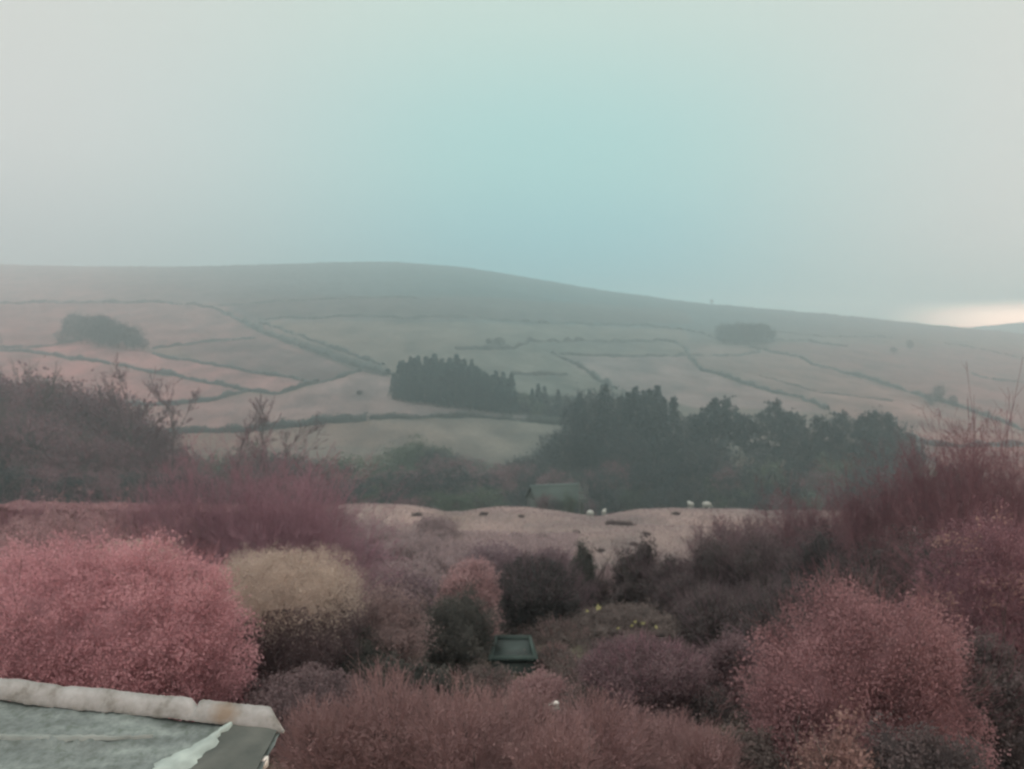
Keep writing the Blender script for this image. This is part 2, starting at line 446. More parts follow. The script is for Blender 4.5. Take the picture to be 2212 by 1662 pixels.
def land():
    s = np.concatenate([np.linspace(-1, -0.29, 40)[:-1], np.linspace(-0.29, 0.29, 470), np.linspace(0.29, 1, 40)[1:]])
    rows = np.concatenate([np.linspace(-40, 6, 14), np.arange(7, 60, 0.6), np.arange(60, 125, 0.7), np.arange(126, 220, 2.5),
                           220 * (1115 / 220) ** np.linspace(0, 1, 300), np.linspace(1125, 1960, 40)])
    S, Y = np.meshgrid(s, rows)
    X = S * (26 + 2.0 * np.maximum(Y, 0))
    Z = H(X, Y)
    nearm = np.clip((Y - 6) / 10, 0, 1) * (Y < 130)
    Z = Z + nearm * (0.05 * rng.normal(size=Z.shape)) * np.where(Y > 60, 0.7, 1)
    Z = Z + (Y > 230) * np.clip((Y - 230) / 800, 0, 1) * 0.40 * rng.normal(size=Z.shape)
    nr, nc = X.shape
    idx = np.arange(nr * nc).reshape(nr, nc)
    Q = np.stack([idx[:-1, :-1], idx[:-1, 1:], idx[1:, 1:], idx[1:, :-1]], -1).reshape(-1, 4)
    Yc = np.maximum(Y, 5)
    U = 1106 + F * X / Yc
    a = np.arctan2(-Z, Yc) - PITCH
    V = 831 + F * np.tan(a)
    col = np.zeros((nr, nc, 3))
    mottle = vnoise(X, Y * 1.7, 70, 21, 9)[..., None]
    fine = rng.normal(size=(nr, nc, 1)) * 0.035
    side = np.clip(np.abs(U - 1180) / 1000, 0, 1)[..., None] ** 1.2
    lft = np.clip((500 - U) / 500, 0, 1)[..., None]  # left summit paler: its fade into the fog is put into the moor colour
    top = np.array((0.06, 0.135, 0.15)) * (1 - side) + (np.array((0.22, 0.185, 0.175)) + 0.10 * lft) * side  # teal middle and pinker sides paint the lens colour cast onto the moor
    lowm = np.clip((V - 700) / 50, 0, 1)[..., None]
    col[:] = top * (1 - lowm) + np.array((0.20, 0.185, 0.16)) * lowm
    # garden and near field
    gard = np.array((0.075, 0.058, 0.048)) * np.ones((nr, nc, 1))
    field = np.array((0.215, 0.170, 0.158)) * np.ones((nr, nc, 1))
    valley = np.array((0.06, 0.062, 0.05)) * np.ones((nr, nc, 1))
    fe = np.clip((Y - 33 - 3 * vnoise(X, Y, 14, 5)) / 12, 0, 1)[..., None]
    c0 = gard * (1 - fe) + field * fe
    dip = (np.exp(-((U - 985 + 0.9 * np.clip(V - 1105, 0, 200)) / 48) ** 2)[..., None] * 0.85)
    c0 = c0 * (1 - dip) + np.array((0.12, 0.105, 0.085)) * dip
    lawn = (np.exp(-((U - 1290) / 120.) ** 4) * np.exp(-((Y - 20) / 3.2) ** 4))[..., None]
    c0 = c0 * (1 - lawn) + np.array((0.115, 0.11, 0.075)) * lawn
    vw = np.clip((Y - 112) / 12, 0, 1)[..., None]
    c0 = c0 * (1 - vw) + valley * vw
    m = Y < 222
    col[m] = c0[m]
    up = Y >= 222
    jit = 1.5 * vnoise(X, Y, 30, 33)
    for P, c in FIELDS:
        k = inpoly(U + jit, V + jit, P) & up & (Y < 1090)
        col[k] = c
    low = up & (V > 985)
    k = low[..., None]
    bank = np.array((0.14, 0.125, 0.10)) * np.ones((nr, nc, 1))
    keep = inpoly(U, V, FIELDS[4][0]) | inpoly(U, V, FIELDS[5][0])
    sel = low & ~keep & (U < 1960)
    col[sel] = bank[sel]
    # soften the seams between fields
    for _ in range(1):
        c2 = col.copy()
        c2[1:-1, 1:-1] = (col[1:-1, 1:-1] * 2 + col[:-2, 1:-1] + col[2:, 1:-1] + col[1:-1, :-2] + col[1:-1, 2:]) / 6
        col = c2
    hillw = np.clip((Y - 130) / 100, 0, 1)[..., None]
    cast = np.array((0.68, 0.88, 0.93)) * (1 - side) + np.array((1.26, 0.92, 0.94)) * side  # lens colour cast, teal centre to pink sides, multiplied into the hillside colour
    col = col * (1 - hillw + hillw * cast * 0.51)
    col = col * (1 + 0.10 * mottle * np.clip(Y / 200, 0.3, 1)[..., None] + fine)
    m = bpy.data.materials.new('land'); m.use_nodes = True
    t = m.node_tree; b = t.nodes['Principled BSDF']
    at_ = t.nodes.new('ShaderNodeAttribute'); at_.attribute_name = 'colour'
    tcn = t.nodes.new('ShaderNodeTexCoord')
    mp = t.nodes.new('ShaderNodeMapping'); mp.inputs['Scale'].default_value = (1, 0.5, 1)
    t.links.new(tcn.outputs['Object'], mp.inputs[0])
    n1 = t.nodes.new('ShaderNodeTexNoise'); n1.inputs['Scale'].default_value = 0.07; n1.inputs['Detail'].default_value = 9; n1.inputs['Roughness'].default_value = 0.62
    n2 = t.nodes.new('ShaderNodeTexNoise'); n2.inputs['Scale'].default_value = 1.1; n2.inputs['Detail'].default_value = 8
    for n in (n1, n2): t.links.new(mp.outputs[0], n.inputs['Vector'])
    r1 = ramp(t, [(0.32, (0.56, 0.62, 0.64)), (0.68, (1.40, 1.34, 1.30))], 'LINEAR')
    r2 = ramp(t, [(0.3, (0.82, 0.82, 0.82)), (0.7, (1.15, 1.15, 1.15))], 'LINEAR')
    t.links.new(n1.outputs['Fac'], r1.inputs[0]); t.links.new(n2.outputs['Fac'], r2.inputs[0])
    m1 = t.nodes.new('ShaderNodeMix'); m1.data_type = 'RGBA'; m1.blend_type = 'MULTIPLY'; m1.inputs[0].default_value = 1
    m2 = t.nodes.new('ShaderNodeMix'); m2.data_type = 'RGBA'; m2.blend_type = 'MULTIPLY'; m2.inputs[0].default_value = 1
    t.links.new(at_.outputs['Color'], m1.inputs[6]); t.links.new(r1.outputs[0], m1.inputs[7])
    t.links.new(m1.outputs[2], m2.inputs[6]); t.links.new(r2.outputs[0], m2.inputs[7])
    t.links.new(m2.outputs[2], b.inputs['Base Color'])
    b.inputs['Roughness'].default_value = 0.95; b.inputs['Specular IOR Level'].default_value = 0.05
    bp = t.nodes.new('ShaderNodeBump'); bp.inputs['Strength'].default_value = 0.5; bp.inputs['Distance'].default_value = 0.3
    t.links.new(n2.outputs['Fac'], bp.inputs['Height']); t.links.new(bp.outputs[0], b.inputs['Normal'])
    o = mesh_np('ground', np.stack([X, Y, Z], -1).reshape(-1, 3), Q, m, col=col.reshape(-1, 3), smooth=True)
    tag(o, kind='structure', label='rolling fields and open moorland hillside across the valley')


land()


# ------------------------------------------------------------------ walls and hedges of the far fields
def field_line(name, pts, h, w, mat, label, cat, group, seed, leafy=False):
    r = np.random.default_rng(seed)
    P = [hit(u, v) for u, v in pts]
    out = []
    for a, b in zip(P[:-1], P[1:]):
        n = max(2, int(np.linalg.norm(b - a) / 1.2))
        for k in range(n):
            out.append(a + (b - a) * k / n)
    out.append(P[-1])
    C = np.array(out)[:, :2]
    n = len(C)
    k = np.ones(7) / 7
    wig = np.convolve(r.normal(size=n + 6), k, 'valid') * 1.2
    T = unit(np.gradient(C, axis=0)); Nn = np.stack([-T[:, 1], T[:, 0]], 1)
    C = C + Nn * wig[:, None]
    hh = h * (1 + 0.28 * np.convolve(r.normal(size=n + 4), np.ones(5) / 2.2, 'valid')); hh = np.clip(hh, 0.35 * h, 1.8 * h)
    prof = [(-1.0, -0.3), (-0.85, 0.45), (-0.45, 0.95), (0.1, 1.05), (0.6, 0.85), (0.9, 0.4), (1.0, -0.3)]
    V = np.zeros((n, len(prof), 3))
    base = H(C[:, 0], C[:, 1])
    for j, (a, b) in enumerate(prof):
        off = Nn * (a * w / 2 * (1 + 0.15 * r.normal(size=n)))[:, None]
        V[:, j, :2] = C + off
        V[:, j, 2] = base + hh * b * (1 + 0.1 * r.normal(size=n))
    m = len(prof)
    idx = np.arange(n * m).reshape(n, m)
    Q = np.stack([idx[:-1, :-1], idx[1:, :-1], idx[1:, 1:], idx[:-1, 1:]], -1).reshape(-1, 4)
    G = Geo().add(V.reshape(-1, 3), Q, np.clip(r.normal(0.45, 0.15, n * m), 0, 1))
    if leafy:
        k = int(n * 26)
        i = r.integers(0, n, k)
        Cn = np.zeros((k, 3)); Cn[:, :2] = C[i] + Nn[i] * (r.normal(size=k) * w * 0.38)[:, None] + r.normal(size=(k, 2)) * 0.6
        Cn[:, 2] = base[i] + hh[i] * r.uniform(0.3, 1.25, k)
        G.add(*leaves(Cn, r.uniform(0.2, 0.42, k), np.clip(r.normal(0.45, 0.2, k), 0, 1), r))
    o = G.build(name, mat)
    tag(o, label, cat, group)
    return o


GW = 'boundary walls dividing the far hillside'
LINES = [
    ([(-60, 658), (120, 655), (250, 655), (360, 655), (430, 661), (480, 674), (520, 694)], 1.7, 2.0, 'topmost wall on the left of the hillside, fading in the fog'),
    ([(520, 694), (560, 713), (600, 730), (640, 744), (700, 765), (760, 786), (840, 810)], 2.2, 4.0, 'thick dark boundary running diagonally down to the spruce block'),
    ([(560, 700), (620, 718), (674, 737), (740, 760), (830, 790)], 1.5, 2.2, 'upper of the two diagonal boundaries above the spruce block'),
    ([(-40, 762), (17, 760), (60, 762), (121, 769), (180, 779), (241, 788), (345, 810), (476, 831), (517, 843), (560, 848), (600, 852), (676, 831), (742, 814), (780, 803)], 1.5, 1.7, 'long wall crossing the pink fields below the left copse'),
    ([(270, 880), (297, 879), (366, 877), (420, 872), (466, 867), (500, 853), (538, 845)], 1.4, 1.6, 'short wall curving up to join the long wall beside the bare trees'),
    ([(0, 754), (60, 751), (110, 748), (172, 737)], 1.2, 1.4, 'faint wall running into the foot of the left copse'),
    ([(330, 766), (345, 770), (400, 779), (448, 788), (500, 797), (552, 808), (638, 819), (686, 829)], 1.2, 1.5, 'lower edge wall of the dark sloping moor patch'),
    ([(330, 754), (370, 750), (407, 745), (466, 738), (552, 733)], 1.2, 1.5, 'upper edge wall of the dark sloping moor patch'),
    ([(985, 757), (1050, 757), (1105, 755), (1140, 741), (1250, 737), (1416, 738), (1456, 740), (1478, 751), (1493, 777), (1518, 801), (1580, 819), (1635, 839), (1690, 852), (1734, 861), (1767, 877), (1790, 887)], 1.8, 2.0, 'winding wall that bends sharply down behind the central wood'),
    ([(1192, 764), (1226, 781), (1278, 812), (1330, 842)], 2.0, 2.6, 'short diagonal wall running down into the top of the central wood'),
    ([(1202, 767), (1300, 769), (1416, 770), (1507, 770), (1600, 769), (1642, 762)], 1.2, 1.5, 'level wall along the top of the grey pink field'),
    ([(1380, 704), (1471, 713), (1526, 726), (1562, 737), (1620, 739), (1672, 738), (1745, 738), (1829, 750)], 1.7, 2.0, 'wall passing along the foot of the round clump of trees'),
    ([(1620, 752), (1660, 760), (1726, 773), (1781, 795), (1836, 810), (1909, 832), (1982, 854), (2055, 875), (2128, 901), (2240, 942)], 1.7, 1.9, 'long wall descending to the right past the lone round tree'),
    ([(1672, 718), (1745, 724), (1818, 729), (1927, 729)], 1.1, 1.4, 'faint wall to the right of the round clump of trees'),
    ([(1960, 940), (1986, 956), (2019, 965), (2092, 967), (2183, 965), (2260, 966)], 1.4, 1.5, 'low wall at the right end of the central wood'),
    ([(2100, 808), (2146, 821), (2260, 830)], 0.9, 1.2, 'faint wall on the right hillside above the tall whips'),
    ([(2040, 742), (2092, 750), (2150, 762), (2240, 781)], 0.9, 1.3, 'faint wall high on the right below the skyline'),
    ([(1105, 812), (1160, 811), (1226, 812)], 1.2, 1.6, 'short wall between the spruce block and the diagonal wall'),
    ([(560, 690), (674, 691), (881, 688), (1036, 688), (1088, 695), (1192, 701), (1380, 704)], 1.5, 1.9, 'wall along the foot of the dark band of high moor'),
    ([(470, 661), (560, 656), (674, 648), (800, 645), (950, 648)], 1.0, 1.6, 'faint highest wall below the summit of the moor'),
    ([(1640, 812), (1760, 846), (1850, 858), (1930, 868)], 0.6, 1.0, 'broken low wall crossing the pale right hand field'),
]
for i, (p, h, w, lab) in enumerate(LINES):
    field_line('field_wall', p, h, w, M['wall'], lab, 'field wall', GW, 100 + i)
field_line('hedgerow', [(240, 940), (340, 937), (420, 936), (500, 935), (560, 931), (620, 925), (700, 916), (790, 908)], 2.2, 2.6, M['hedge'],
           'thick dark hedgerow on the left of the gap below the pale fields', 'hedge', 'hedgerows below the pale fields', 140, True)
field_line('hedgerow', [(798, 906), (850, 904), (900, 903), (1000, 902), (1060, 904), (1130, 911), (1180, 916), (1235, 920)], 1.5, 2.0, M['hedge'],
           'low curved hedgerow running from the gap to the central wood', 'hedge', 'hedgerows below the pale fields', 141, True)


# ------------------------------------------------------------------ tree kinds (unit height 1, then scaled)
def cluster_leaves(G, ctr, ext, n, per, size, r, tmean=0.5, flat=1.0, asp=0.55):
    """ctr (k,3) cluster centres, ext cluster radius"""
    k = len(ctr)
    i = np.repeat(np.arange(k), per)
    off = r.normal(size=(len(i), 3)) * ext * 0.5; off[:, 2] *= flat
    ct = np.clip(r.normal(tmean, 0.18, k), 0, 1)
    T = np.clip(ct[i] + r.normal(0, 0.10, len(i)) + off[:, 2] / (ext + 1e-6) * 0.12, 0, 1)
    G.add(*leaves(ctr[i] + off, size * r.uniform(0.6, 1.3, len(i)), T, r, asp))


def trunk_geo(h, r0, r, lean=0.03, n=7):
    z = np.linspace(-0.03, h, n)
    p = np.stack([np.cumsum(r.normal(0, lean * h / n, n)), np.cumsum(r.normal(0, lean * h / n, n)), z], 1)
    rad = r0 * np.linspace(1, 0.25, n); rad[0] *= 1.35
    return tubes(p[:-1], p[1:], rad[:-1], rad[1:], 7), p


def make_spruce(seed, mat, width=0.16):
    r = np.random.default_rng(seed)
    root = empty('spruce_tree', (0, 0, 0))
    (V, Q), p = trunk_geo(0.95, 0.014, r, 0.01)
    Geo().add(V, Q, 0.4).build('trunk', M['bark'], root)
    G = Geo()
    k = 330
    z = 0.08 + 0.92 * r.uniform(0, 1, k) ** 0.9
    rad = width * (1 - z) ** 0.75 * r.uniform(0.35, 1.1, k) + 0.006
    a = r.uniform(0, 6.28, k)
    C = np.stack([rad * np.cos(a), rad * np.sin(a), z - rad * 0.25], 1)
    cluster_leaves(G, C, 0.03, k, 9, 0.017, r, 0.45, 0.6)
    cluster_leaves(G, np.array([[0, 0, 0.97], [0, 0, 1.0], [0, 0, .94]]), 0.012, 3, 6, 0.012, r, 0.4, 2.0)
    G.build('crown', mat, root)
    return root


def make_pine(seed, mat, base=0.4, wid=0.26):
    r = np.random.default_rng(seed)
    root = empty('pine_tree', (0, 0, 0))
    (V, Q), p = trunk_geo(0.9, 0.018, r, 0.06)
    T = Geo().add(V, Q, 0.4)
    G = Geo()
    nb = 13
    for i in range(nb):
        f = i / (nb - 1)
        z = base + (0.93 - base) * f
        a = r.uniform(0, 6.28); L0 = wid * (1 - 0.65 * f ** 2) * r.uniform(0.55, 1.1)
        s = np.array([np.interp(z, p[:, 2], p[:, 0]), np.interp(z, p[:, 2], p[:, 1]), z])
        e = s + np.array([math.cos(a) * L0, math.sin(a) * L0, 0.05 * r.uniform(0, 1.5)])
        Vb, Qb = tubes(s[None], e[None], np.array([0.007]), np.array([0.002]), 4); T.add(Vb, Qb, 0.4)
        k = 15
        t = r.uniform(0.35, 1.05, k)[:, None]
        C = s + (e - s) * t + r.normal(size=(k, 3)) * np.array([0.05, 0.05, 0.028])
        cluster_leaves(G, C, 0.04, k, 10, 0.019, r, 0.45 + 0.1 * f, 0.6)
    T.build('trunk', M['bark'], root)
    G.build('crown', mat, root)
    return root


def make_broad(seed, mat, base=0.10, wid=0.36, n=430, name='woodland_tree'):
    r = np.random.default_rng(seed)
    root = empty(name, (0, 0, 0))
    P0 = np.zeros((1, 3)); D0 = np.array([[0, 0, 1.]])
    A, B, ra, rb, lv, tips = grow(P0, D0, np.array([0.75]), np.array([0.02]), 4, (14, 6, 5), r, ratio=0.62, ang=0.55, bend=0.07, up=0.06)
    V, Q = tubes(A, B, ra, rb, 3)
    Geo().add(V, Q, 0.4).build('trunk', M['bark'], root)
    G = Geo()
    d = unit(r.normal(size=(n, 3)))
    rad = lump(d, r, 9, 0.22) * r.uniform(0.35, 1.0, n) ** 0.5
    C = d * rad[:, None] * np.array([wid, wid, (1 - base) / 2.1]) + np.array([0, 0, base + (1 - base) / 2])
    cluster_leaves(G, C, 0.05, n, 11, 0.014, r, 0.5, 1.0)
    G.build('crown', mat, root)
    return root


def make_bare(seed, name='bare_tree'):
    r = np.random.default_rng(seed)
    root = empty(name, (0, 0, 0))
    P0 = np.zeros((1, 3)); D0 = np.array([[0.03, 0, 1.]])
    A, B, ra, rb, lv, tips = grow(P0, D0, np.array([0.8]), np.array([0.0085]), 5, (9, 6, 4, 4), r, ratio=0.6, ang=0.42, bend=0.09, up=0.10, rdec=0.6)
    m = lv <= 1
    V, Q = tubes(A[m], B[m], ra[m], rb[m], 5)
    Geo().add(V, Q, 0.4).build('trunk', M['bark'], root)
    V, Q = tubes(A[~m], B[~m], np.maximum(ra[~m], 0.0015), np.maximum(rb[~m], 0.0011), 3)
    Geo().add(V, Q, np.full(len(V), 0.4)).build('crown', M['mauve_tree'], root)
    return root


protos = {}


def place(kind, loc, h, wscale, label, cat, group, r=rng):
    """the first call moves the built tree itself, later ones copy it"""
    mk, seed, args = KINDS[kind]
    var = int(r.integers(0, 3))
    key = (kind, var)
    sc = (h * wscale, h * wscale, h)
    rz = float(r.uniform(0, 6.28))
    if key not in protos:
        o = mk(seed + var * 17, *args); protos[key] = o
        o.location = loc; o.rotation_euler = (0, 0, rz); o.scale = sc
    else:
        o = dup(protos[key], loc, rz, sc)
    tag(o, label, cat, group)
    return o


KINDS = {
    'spruce': (make_spruce, 500, (M['spruce'], 0.20)),
    'spruce2': (make_spruce, 560, (M['pine'], 0.22)),
    'pine': (make_pine, 600, (M['pine'], 0.5)),
    'broad': (make_broad, 700, (M['wood_leaf'],)),
    'ivy': (make_broad, 760, (M['green_leaf'],)),
    'mauve': (make_broad, 800, (M['mauve_tree'],)),
    'bare': (make_bare, 900, ()),
}


def tree_at(kind, u, vtop, y, w, label, cat, group):
    """a tree standing on the land at distance y whose top reaches up to vtop"""
    b = g(u, y); t = at_y(u, vtop, y)
    h = max(1.5, t[2] - b[2])
    b[2] -= 0.15
    return place(kind, b, h, w, label, cat, group)


# spruce plantation
GP = 'spruces of the plantation block'
tops = [(850, 790), (864, 778), (880, 772), (896, 768), (914, 772), (932, 765), (948, 768), (964, 766), (980, 770), (996, 774), (1012, 780), (1030, 786), (1046, 796), (1064, 800), (1080, 803), (1098, 812), (1112, 828)]
for i, (u, v) in enumerate(tops):
    vb = 858 + (u - 845) / 285 * 37
    p = hit(u, vb)
    lab = 'dark spruce in the front row of the plantation block' if 0 < i < len(tops) - 1 else ('leftmost spruce at the corner of the plantation block' if i == 0 else 'rightmost shorter spruce where the plantation block slopes down')
    tree_at('spruce', u, v + rng.uniform(-2, 20), p[1], rng.uniform(1.1, 1.5), lab, 'tree', GP)
for i, (u, v) in enumerate(tops[1:-1]):
    vb = 858 + (u - 845) / 285 * 37
    p = hit(u + 7, vb - 14)
    tree_at('spruce', u + 7, v + rng.uniform(-6, 12), p[1], rng.uniform(1.0, 1.4), 'dark spruce in the hazy back row of the plantation block', 'tree', GP)
for i, (u, v) in enumerate(tops[:-1]):
    vb = 862 + (u - 845) / 285 * 37
    p = hit(u + 4, vb + 2)
    tree_at('spruce', u + 5, v + rng.uniform(22, 48), p[1], 1.5, 'short bushy spruce skirting the foot of the plantation block', 'tree', GP)
# the neck of trees between the plantation and the wood
GN = 'trees in the neck between plantation and wood'
for u, v, dv, k in [(1122, 845, 12, 'broad'), (1138, 848, 10, 'ivy'), (1150, 838, 10, 'spruce'), (1163, 828, 8, 'spruce'), (1176, 834, 12, 'spruce2'), (1190, 850, 14, 'broad'), (1206, 842, 12, 'spruce2'),
                    (1222, 848, 16, 'broad'), (1130, 868, 2, 'broad'), (1148, 872, 0, 'broad'), (1168, 868, 0, 'ivy'), (1188, 872, 0, 'broad'), (1210, 872, 2, 'broad'), (1232, 870, 4, 'broad')]:
    vb = 893 + (u - 1120) / 110 * 24 - dv
    p = hit(u, vb)
    tree_at(k, u, v, p[1], 1.2 if k != 'broad' and k != 'ivy' else 1.5, ('slim pointed tree' if k.startswith('spruce') else 'low rounded tree') + (' rising from' if dv > 5 else ' along the lower edge of') + ' the neck of wood beside the plantation', 'tree', GN)

# central wood, back row against the fields
GB = 'tall trees on the top edge of the central wood'
back = [(1238, 852, 'broad'), (1252, 845, 'spruce2'), (1270, 838, 'broad'), (1290, 834, 'broad'), (1308, 832, 'spruce2'), (1326, 832, 'broad'), (1342, 848, 'spruce2'), (1358, 840, 'spruce2'),
        (1374, 838, 'spruce2'), (1390, 842, 'spruce2'), (1405, 836, 'spruce2'), (1420, 834, 'spruce2'), (1434, 850, 'spruce2'), (1455, 862, 'spruce2'), (1474, 884, 'broad'), (1492, 890, 'pine'),
        (1510, 884, 'pine'), (1528, 876, 'pine'), (1544, 856, 'spruce2'), (1562, 868, 'pine'), (1578, 866, 'pine'), (1600, 886, 'pine'), (1622, 888, 'pine'), (1645, 886, 'pine'), (1672, 866, 'pine'),
        (1690, 884, 'pine'), (1712, 892, 'pine'), (1726, 888, 'pine'), (1752, 908, 'broad'), (1775, 897, 'pine'), (1795, 896, 'broad'), (1815, 892, 'pine'), (1840, 896, 'broad'), (1862, 892, 'pine'),
        (1884, 889, 'pine'), (1904, 885, 'broad'), (1924, 888, 'pine'), (1942, 900, 'broad'), (1958, 918, 'broad'), (1974, 940, 'broad'), (1990, 958, 'broad'), (2006, 982, 'broad'), (2040, 1000, 'broad'), (2070, 1003, 'broad'), (2110, 995, 'broad')]
desc = {'broad': 'rounded dark tree', 'spruce2': 'pointed dark conifer', 'pine': 'tufted pine'}
for i, (u, v, k) in enumerate(back):
    y = 262 - 10 * (u > 1500) - 12 * (u > 1750) + rng.uniform(-4, 4); v = v + rng.uniform(-5, 9)
    where = 'left' if u < 1345 else ('middle' if u < 1600 else ('right' if u < 1900 else 'far right descending'))
    tree_at(k, u, v, y, {'broad': 0.55, 'spruce2': 0.95, 'pine': 0.66}[k] * rng.uniform(0.85, 1.2), '%s standing on the skyline of the central wood, %s part' % (desc[k], where), 'tree', GB)
# middle and front rows fill the wood down to the field edge
GM = 'trees inside the central wood'
mid = []
for u in np.arange(1238, 2090, 21):
    mid.append((u + rng.uniform(-7, 7), np.interp(u, [1238, 1300, 1600, 1900, 2000, 2090], [925, 930, 955, 950, 985, 1010]) + rng.uniform(-18, 18), 240 + rng.uniform(-6, 4), 0))
for u in np.arange(1060, 2080, 27):
    mid.append((u + rng.uniform(-9, 9), np.interp(u, [1060, 1150, 1250, 1350, 1600, 2000, 2080], [1042, 1022, 1000, 990, 995, 1005, 1020]) + rng.uniform(-14, 14), 215 + rng.uniform(-6, 6), 1))
for u in np.arange(1000, 2060, 30):
    mid.append((u + rng.uniform(-10, 10), 1052 + rng.uniform(-12, 14), 185 + rng.uniform(-8, 8), 2))
rowname = ['just behind the skyline trees', 'in the middle depth', 'at the near foot']
for u, v, y, row in mid:
    if row == 0 and 1570 < u < 1622: continue
    k = rng.choice(['broad', 'broad', 'ivy', 'mauve', 'broad'] if row else ['pine', 'broad', 'spruce2', 'broad'])
    third = 'left third' if u < 1350 else ('middle third' if u < 1680 else 'right third')
    tree_at(k, u, v + (8 if row == 0 else 0), y, rng.uniform(0.75, 1.0) if row == 0 else rng.uniform(0.8, 1.1), '%s %s in central wood, %s' % ({'broad': 'brownish tree', 'ivy': 'greenish tree', 'mauve': 'mauve leafless tree', 'pine': 'dark pine', 'spruce2': 'dark conifer'}[k], rowname[row], third), 'tree', GM)

for u, v, y, k, lab in [(1178, 1062, 124, 'mauve', 'low mauve tree in front of the left end of the barn roof'), (1226, 1064, 124, 'ivy', 'low greenish tree in front of the right end of the barn roof'), (1202, 1074, 122, 'broad', 'low brown bush before the middle of the barn'),
                        (2014, 1006, 190, 'ivy', 'dark tree hiding the foot of the pale cottage'), (2040, 1012, 188, 'mauve', 'mauve tree right of the pale cottage')]:
    tree_at(k, u, v, y, 0.85, lab, 'tree', 'low trees around the farm buildings')
# scrub trees on the bank left of the wood
GS = 'scrubby trees on the bank'
scr = [(655, 1040, 178, 'mauve'), (690, 1052, 172, 'broad'), (722, 1062, 160, 'broad'), (755, 1040, 190, 'broad'), (780, 1028, 200, 'broad'), (812, 1022, 205, 'mauve'), (845, 985, 225, 'ivy'), (868, 960, 240, 'ivy'), (895, 948, 246, 'ivy'),
       (925, 952, 246, 'ivy'), (950, 965, 240, 'broad'), (975, 975, 232, 'mauve'), (905, 1000, 205, 'mauve'), (940, 1008, 200, 'broad'), (875, 1015, 200, 'broad'), (1000, 1010, 205, 'broad'), (1010, 1042, 180, 'broad'),
       (1055, 1012, 210, 'mauve'), (1085, 995, 222, 'mauve'), (1110, 988, 228, 'mauve'), (1140, 978, 234, 'broad'), (1175, 970, 240, 'broad'), (1205, 952, 246, 'broad'), (1225, 925, 250, 'broad'), (1040, 1052, 175, 'ivy'), (980, 1062, 165, 'ivy'),
       (850, 1055, 170, 'broad'), (890, 1062, 165, 'mauve'), (925, 1058, 168, 'ivy'), (800, 1058, 172, 'ivy'), (830, 1020, 205, 'ivy')]
for i, (u, v, y, k) in enumerate(scr):
    w = 'behind the left hump of the field' if u < 820 else ('below the curved hedgerow' if u < 1000 else 'where it meets the central wood')
    tree_at(k, u, v, y, 1.5, '%s on the bank %s, %s' % ({'broad': 'brown rounded scrub tree', 'ivy': 'green rounded scrub tree', 'mauve': 'mauve fuzzy scrub tree'}[k], w, 'upper slope' if v < 1000 else 'valley floor'), 'tree', GS)

# left wood
GL = 'trees of the left hand wood'
lw = [(-160, 806), (-115, 802), (-70, 800), (-30, 805), (5, 800), (40, 796), (78, 800), (108, 806), (135, 826), (165, 828), (188, 822), (212, 830), (236, 846), (256, 872), (280, 892), (303, 915), (322, 938), (345, 962), (375, 975)]
for i, (u, v) in enumerate(lw):
    tree_at('mauve', u, v - 14, 172 + rng.uniform(-6, 6), 0.85, ('large mauve domed leafless tree in the tall left part of the left wood' if u < 130 else 'mauve leafless tree on the falling right shoulder of the left wood'), 'tree', GL)
for i, u in enumerate(np.arange(-60, 420, 30)):
    tree_at('mauve', u + rng.uniform(-8, 8), np.interp(u, [0, 250, 420], [880, 935, 1010]) + rng.uniform(-20, 20), 150 + rng.uniform(-6, 6), 1.0,
            'shorter dusky tree in the lower tier of the left wood', 'tree', GL)
for i, u in enumerate(np.arange(-40, 640, 34)):
    tree_at(rng.choice(['mauve', 'mauve', 'broad']), u + rng.uniform(-8, 8), np.interp(u, [0, 300, 640], [1005, 1012, 1030]) + rng.uniform(-16, 16), 130 + rng.uniform(-6, 6), 1.25,
            'low tree peeping over the clipped hedge at the foot of the left wood', 'tree', GL)
for u, v in [(300, 985), (360, 990), (410, 975), (460, 985), (520, 975), (575, 968), (610, 980), (640, 995), (440, 1010), (545, 1005), (690, 985), (740, 975)]:
    tree_at('broad' if u % 20 else 'ivy', u, v, 215 + rng.uniform(-8, 8), 1.6, 'grey green bushy tree in the hollow below the thick hedgerow', 'tree', 'bushy trees in the hollow')
for u, v, y, lab in [(283, 808, 150, 'tall forked bare tree beside the left wood'), (345, 818, 152, 'slender bare tree leaning right in front of the pale field'), (508, 892, 150, 'bare tree with a wide crown crossing the thick hedgerow'),
                     (585, 890, 150, 'bare tree with a straight dark trunk right of the other hedgerow tree'), (622, 905, 156, 'small bare tree at the right end of the leafless row')]:
    tree_at('bare', u, v, y, 0.95, lab, 'tree', 'bare trees by the thick hedgerow')

# copses on the far hill
GC = 'trees of the small left copse'
for u, vt, vb, w in [(150, 686, 737, 1.1), (163, 674, 737, 1.2), (190, 682, 742, 1.4), (205, 676, 744, 1.4), (222, 678, 747, 1.4), (238, 686, 749, 1.5), (256, 697, 752, 1.4), (274, 695, 754, 1.5), (290, 702, 756, 1.4), (134, 712, 745, 1.5), (308, 728, 759, 1.6), (246, 712, 750, 1.5), (214, 702, 750, 1.6), (176, 712, 742, 1.6), (286, 722, 758, 1.5)]:
    p = hit(u, vb)
    lab = 'tall narrow pair tree standing apart at the left of the small copse' if u < 170 and vt < 700 else ('hazy dark tree in the crowded middle of the small copse' if u < 250 else 'lower dark tree on the sloping right side of the small copse')
    if u == 134: lab = 'low bush at the very left of the small copse'
    if u == 308: lab = 'lowest bush at the right tip of the small copse'
    tree_at('broad', u, vt, p[1], w * 0.85, lab, 'tree', GC)
GR = 'trees of the round hilltop clump'
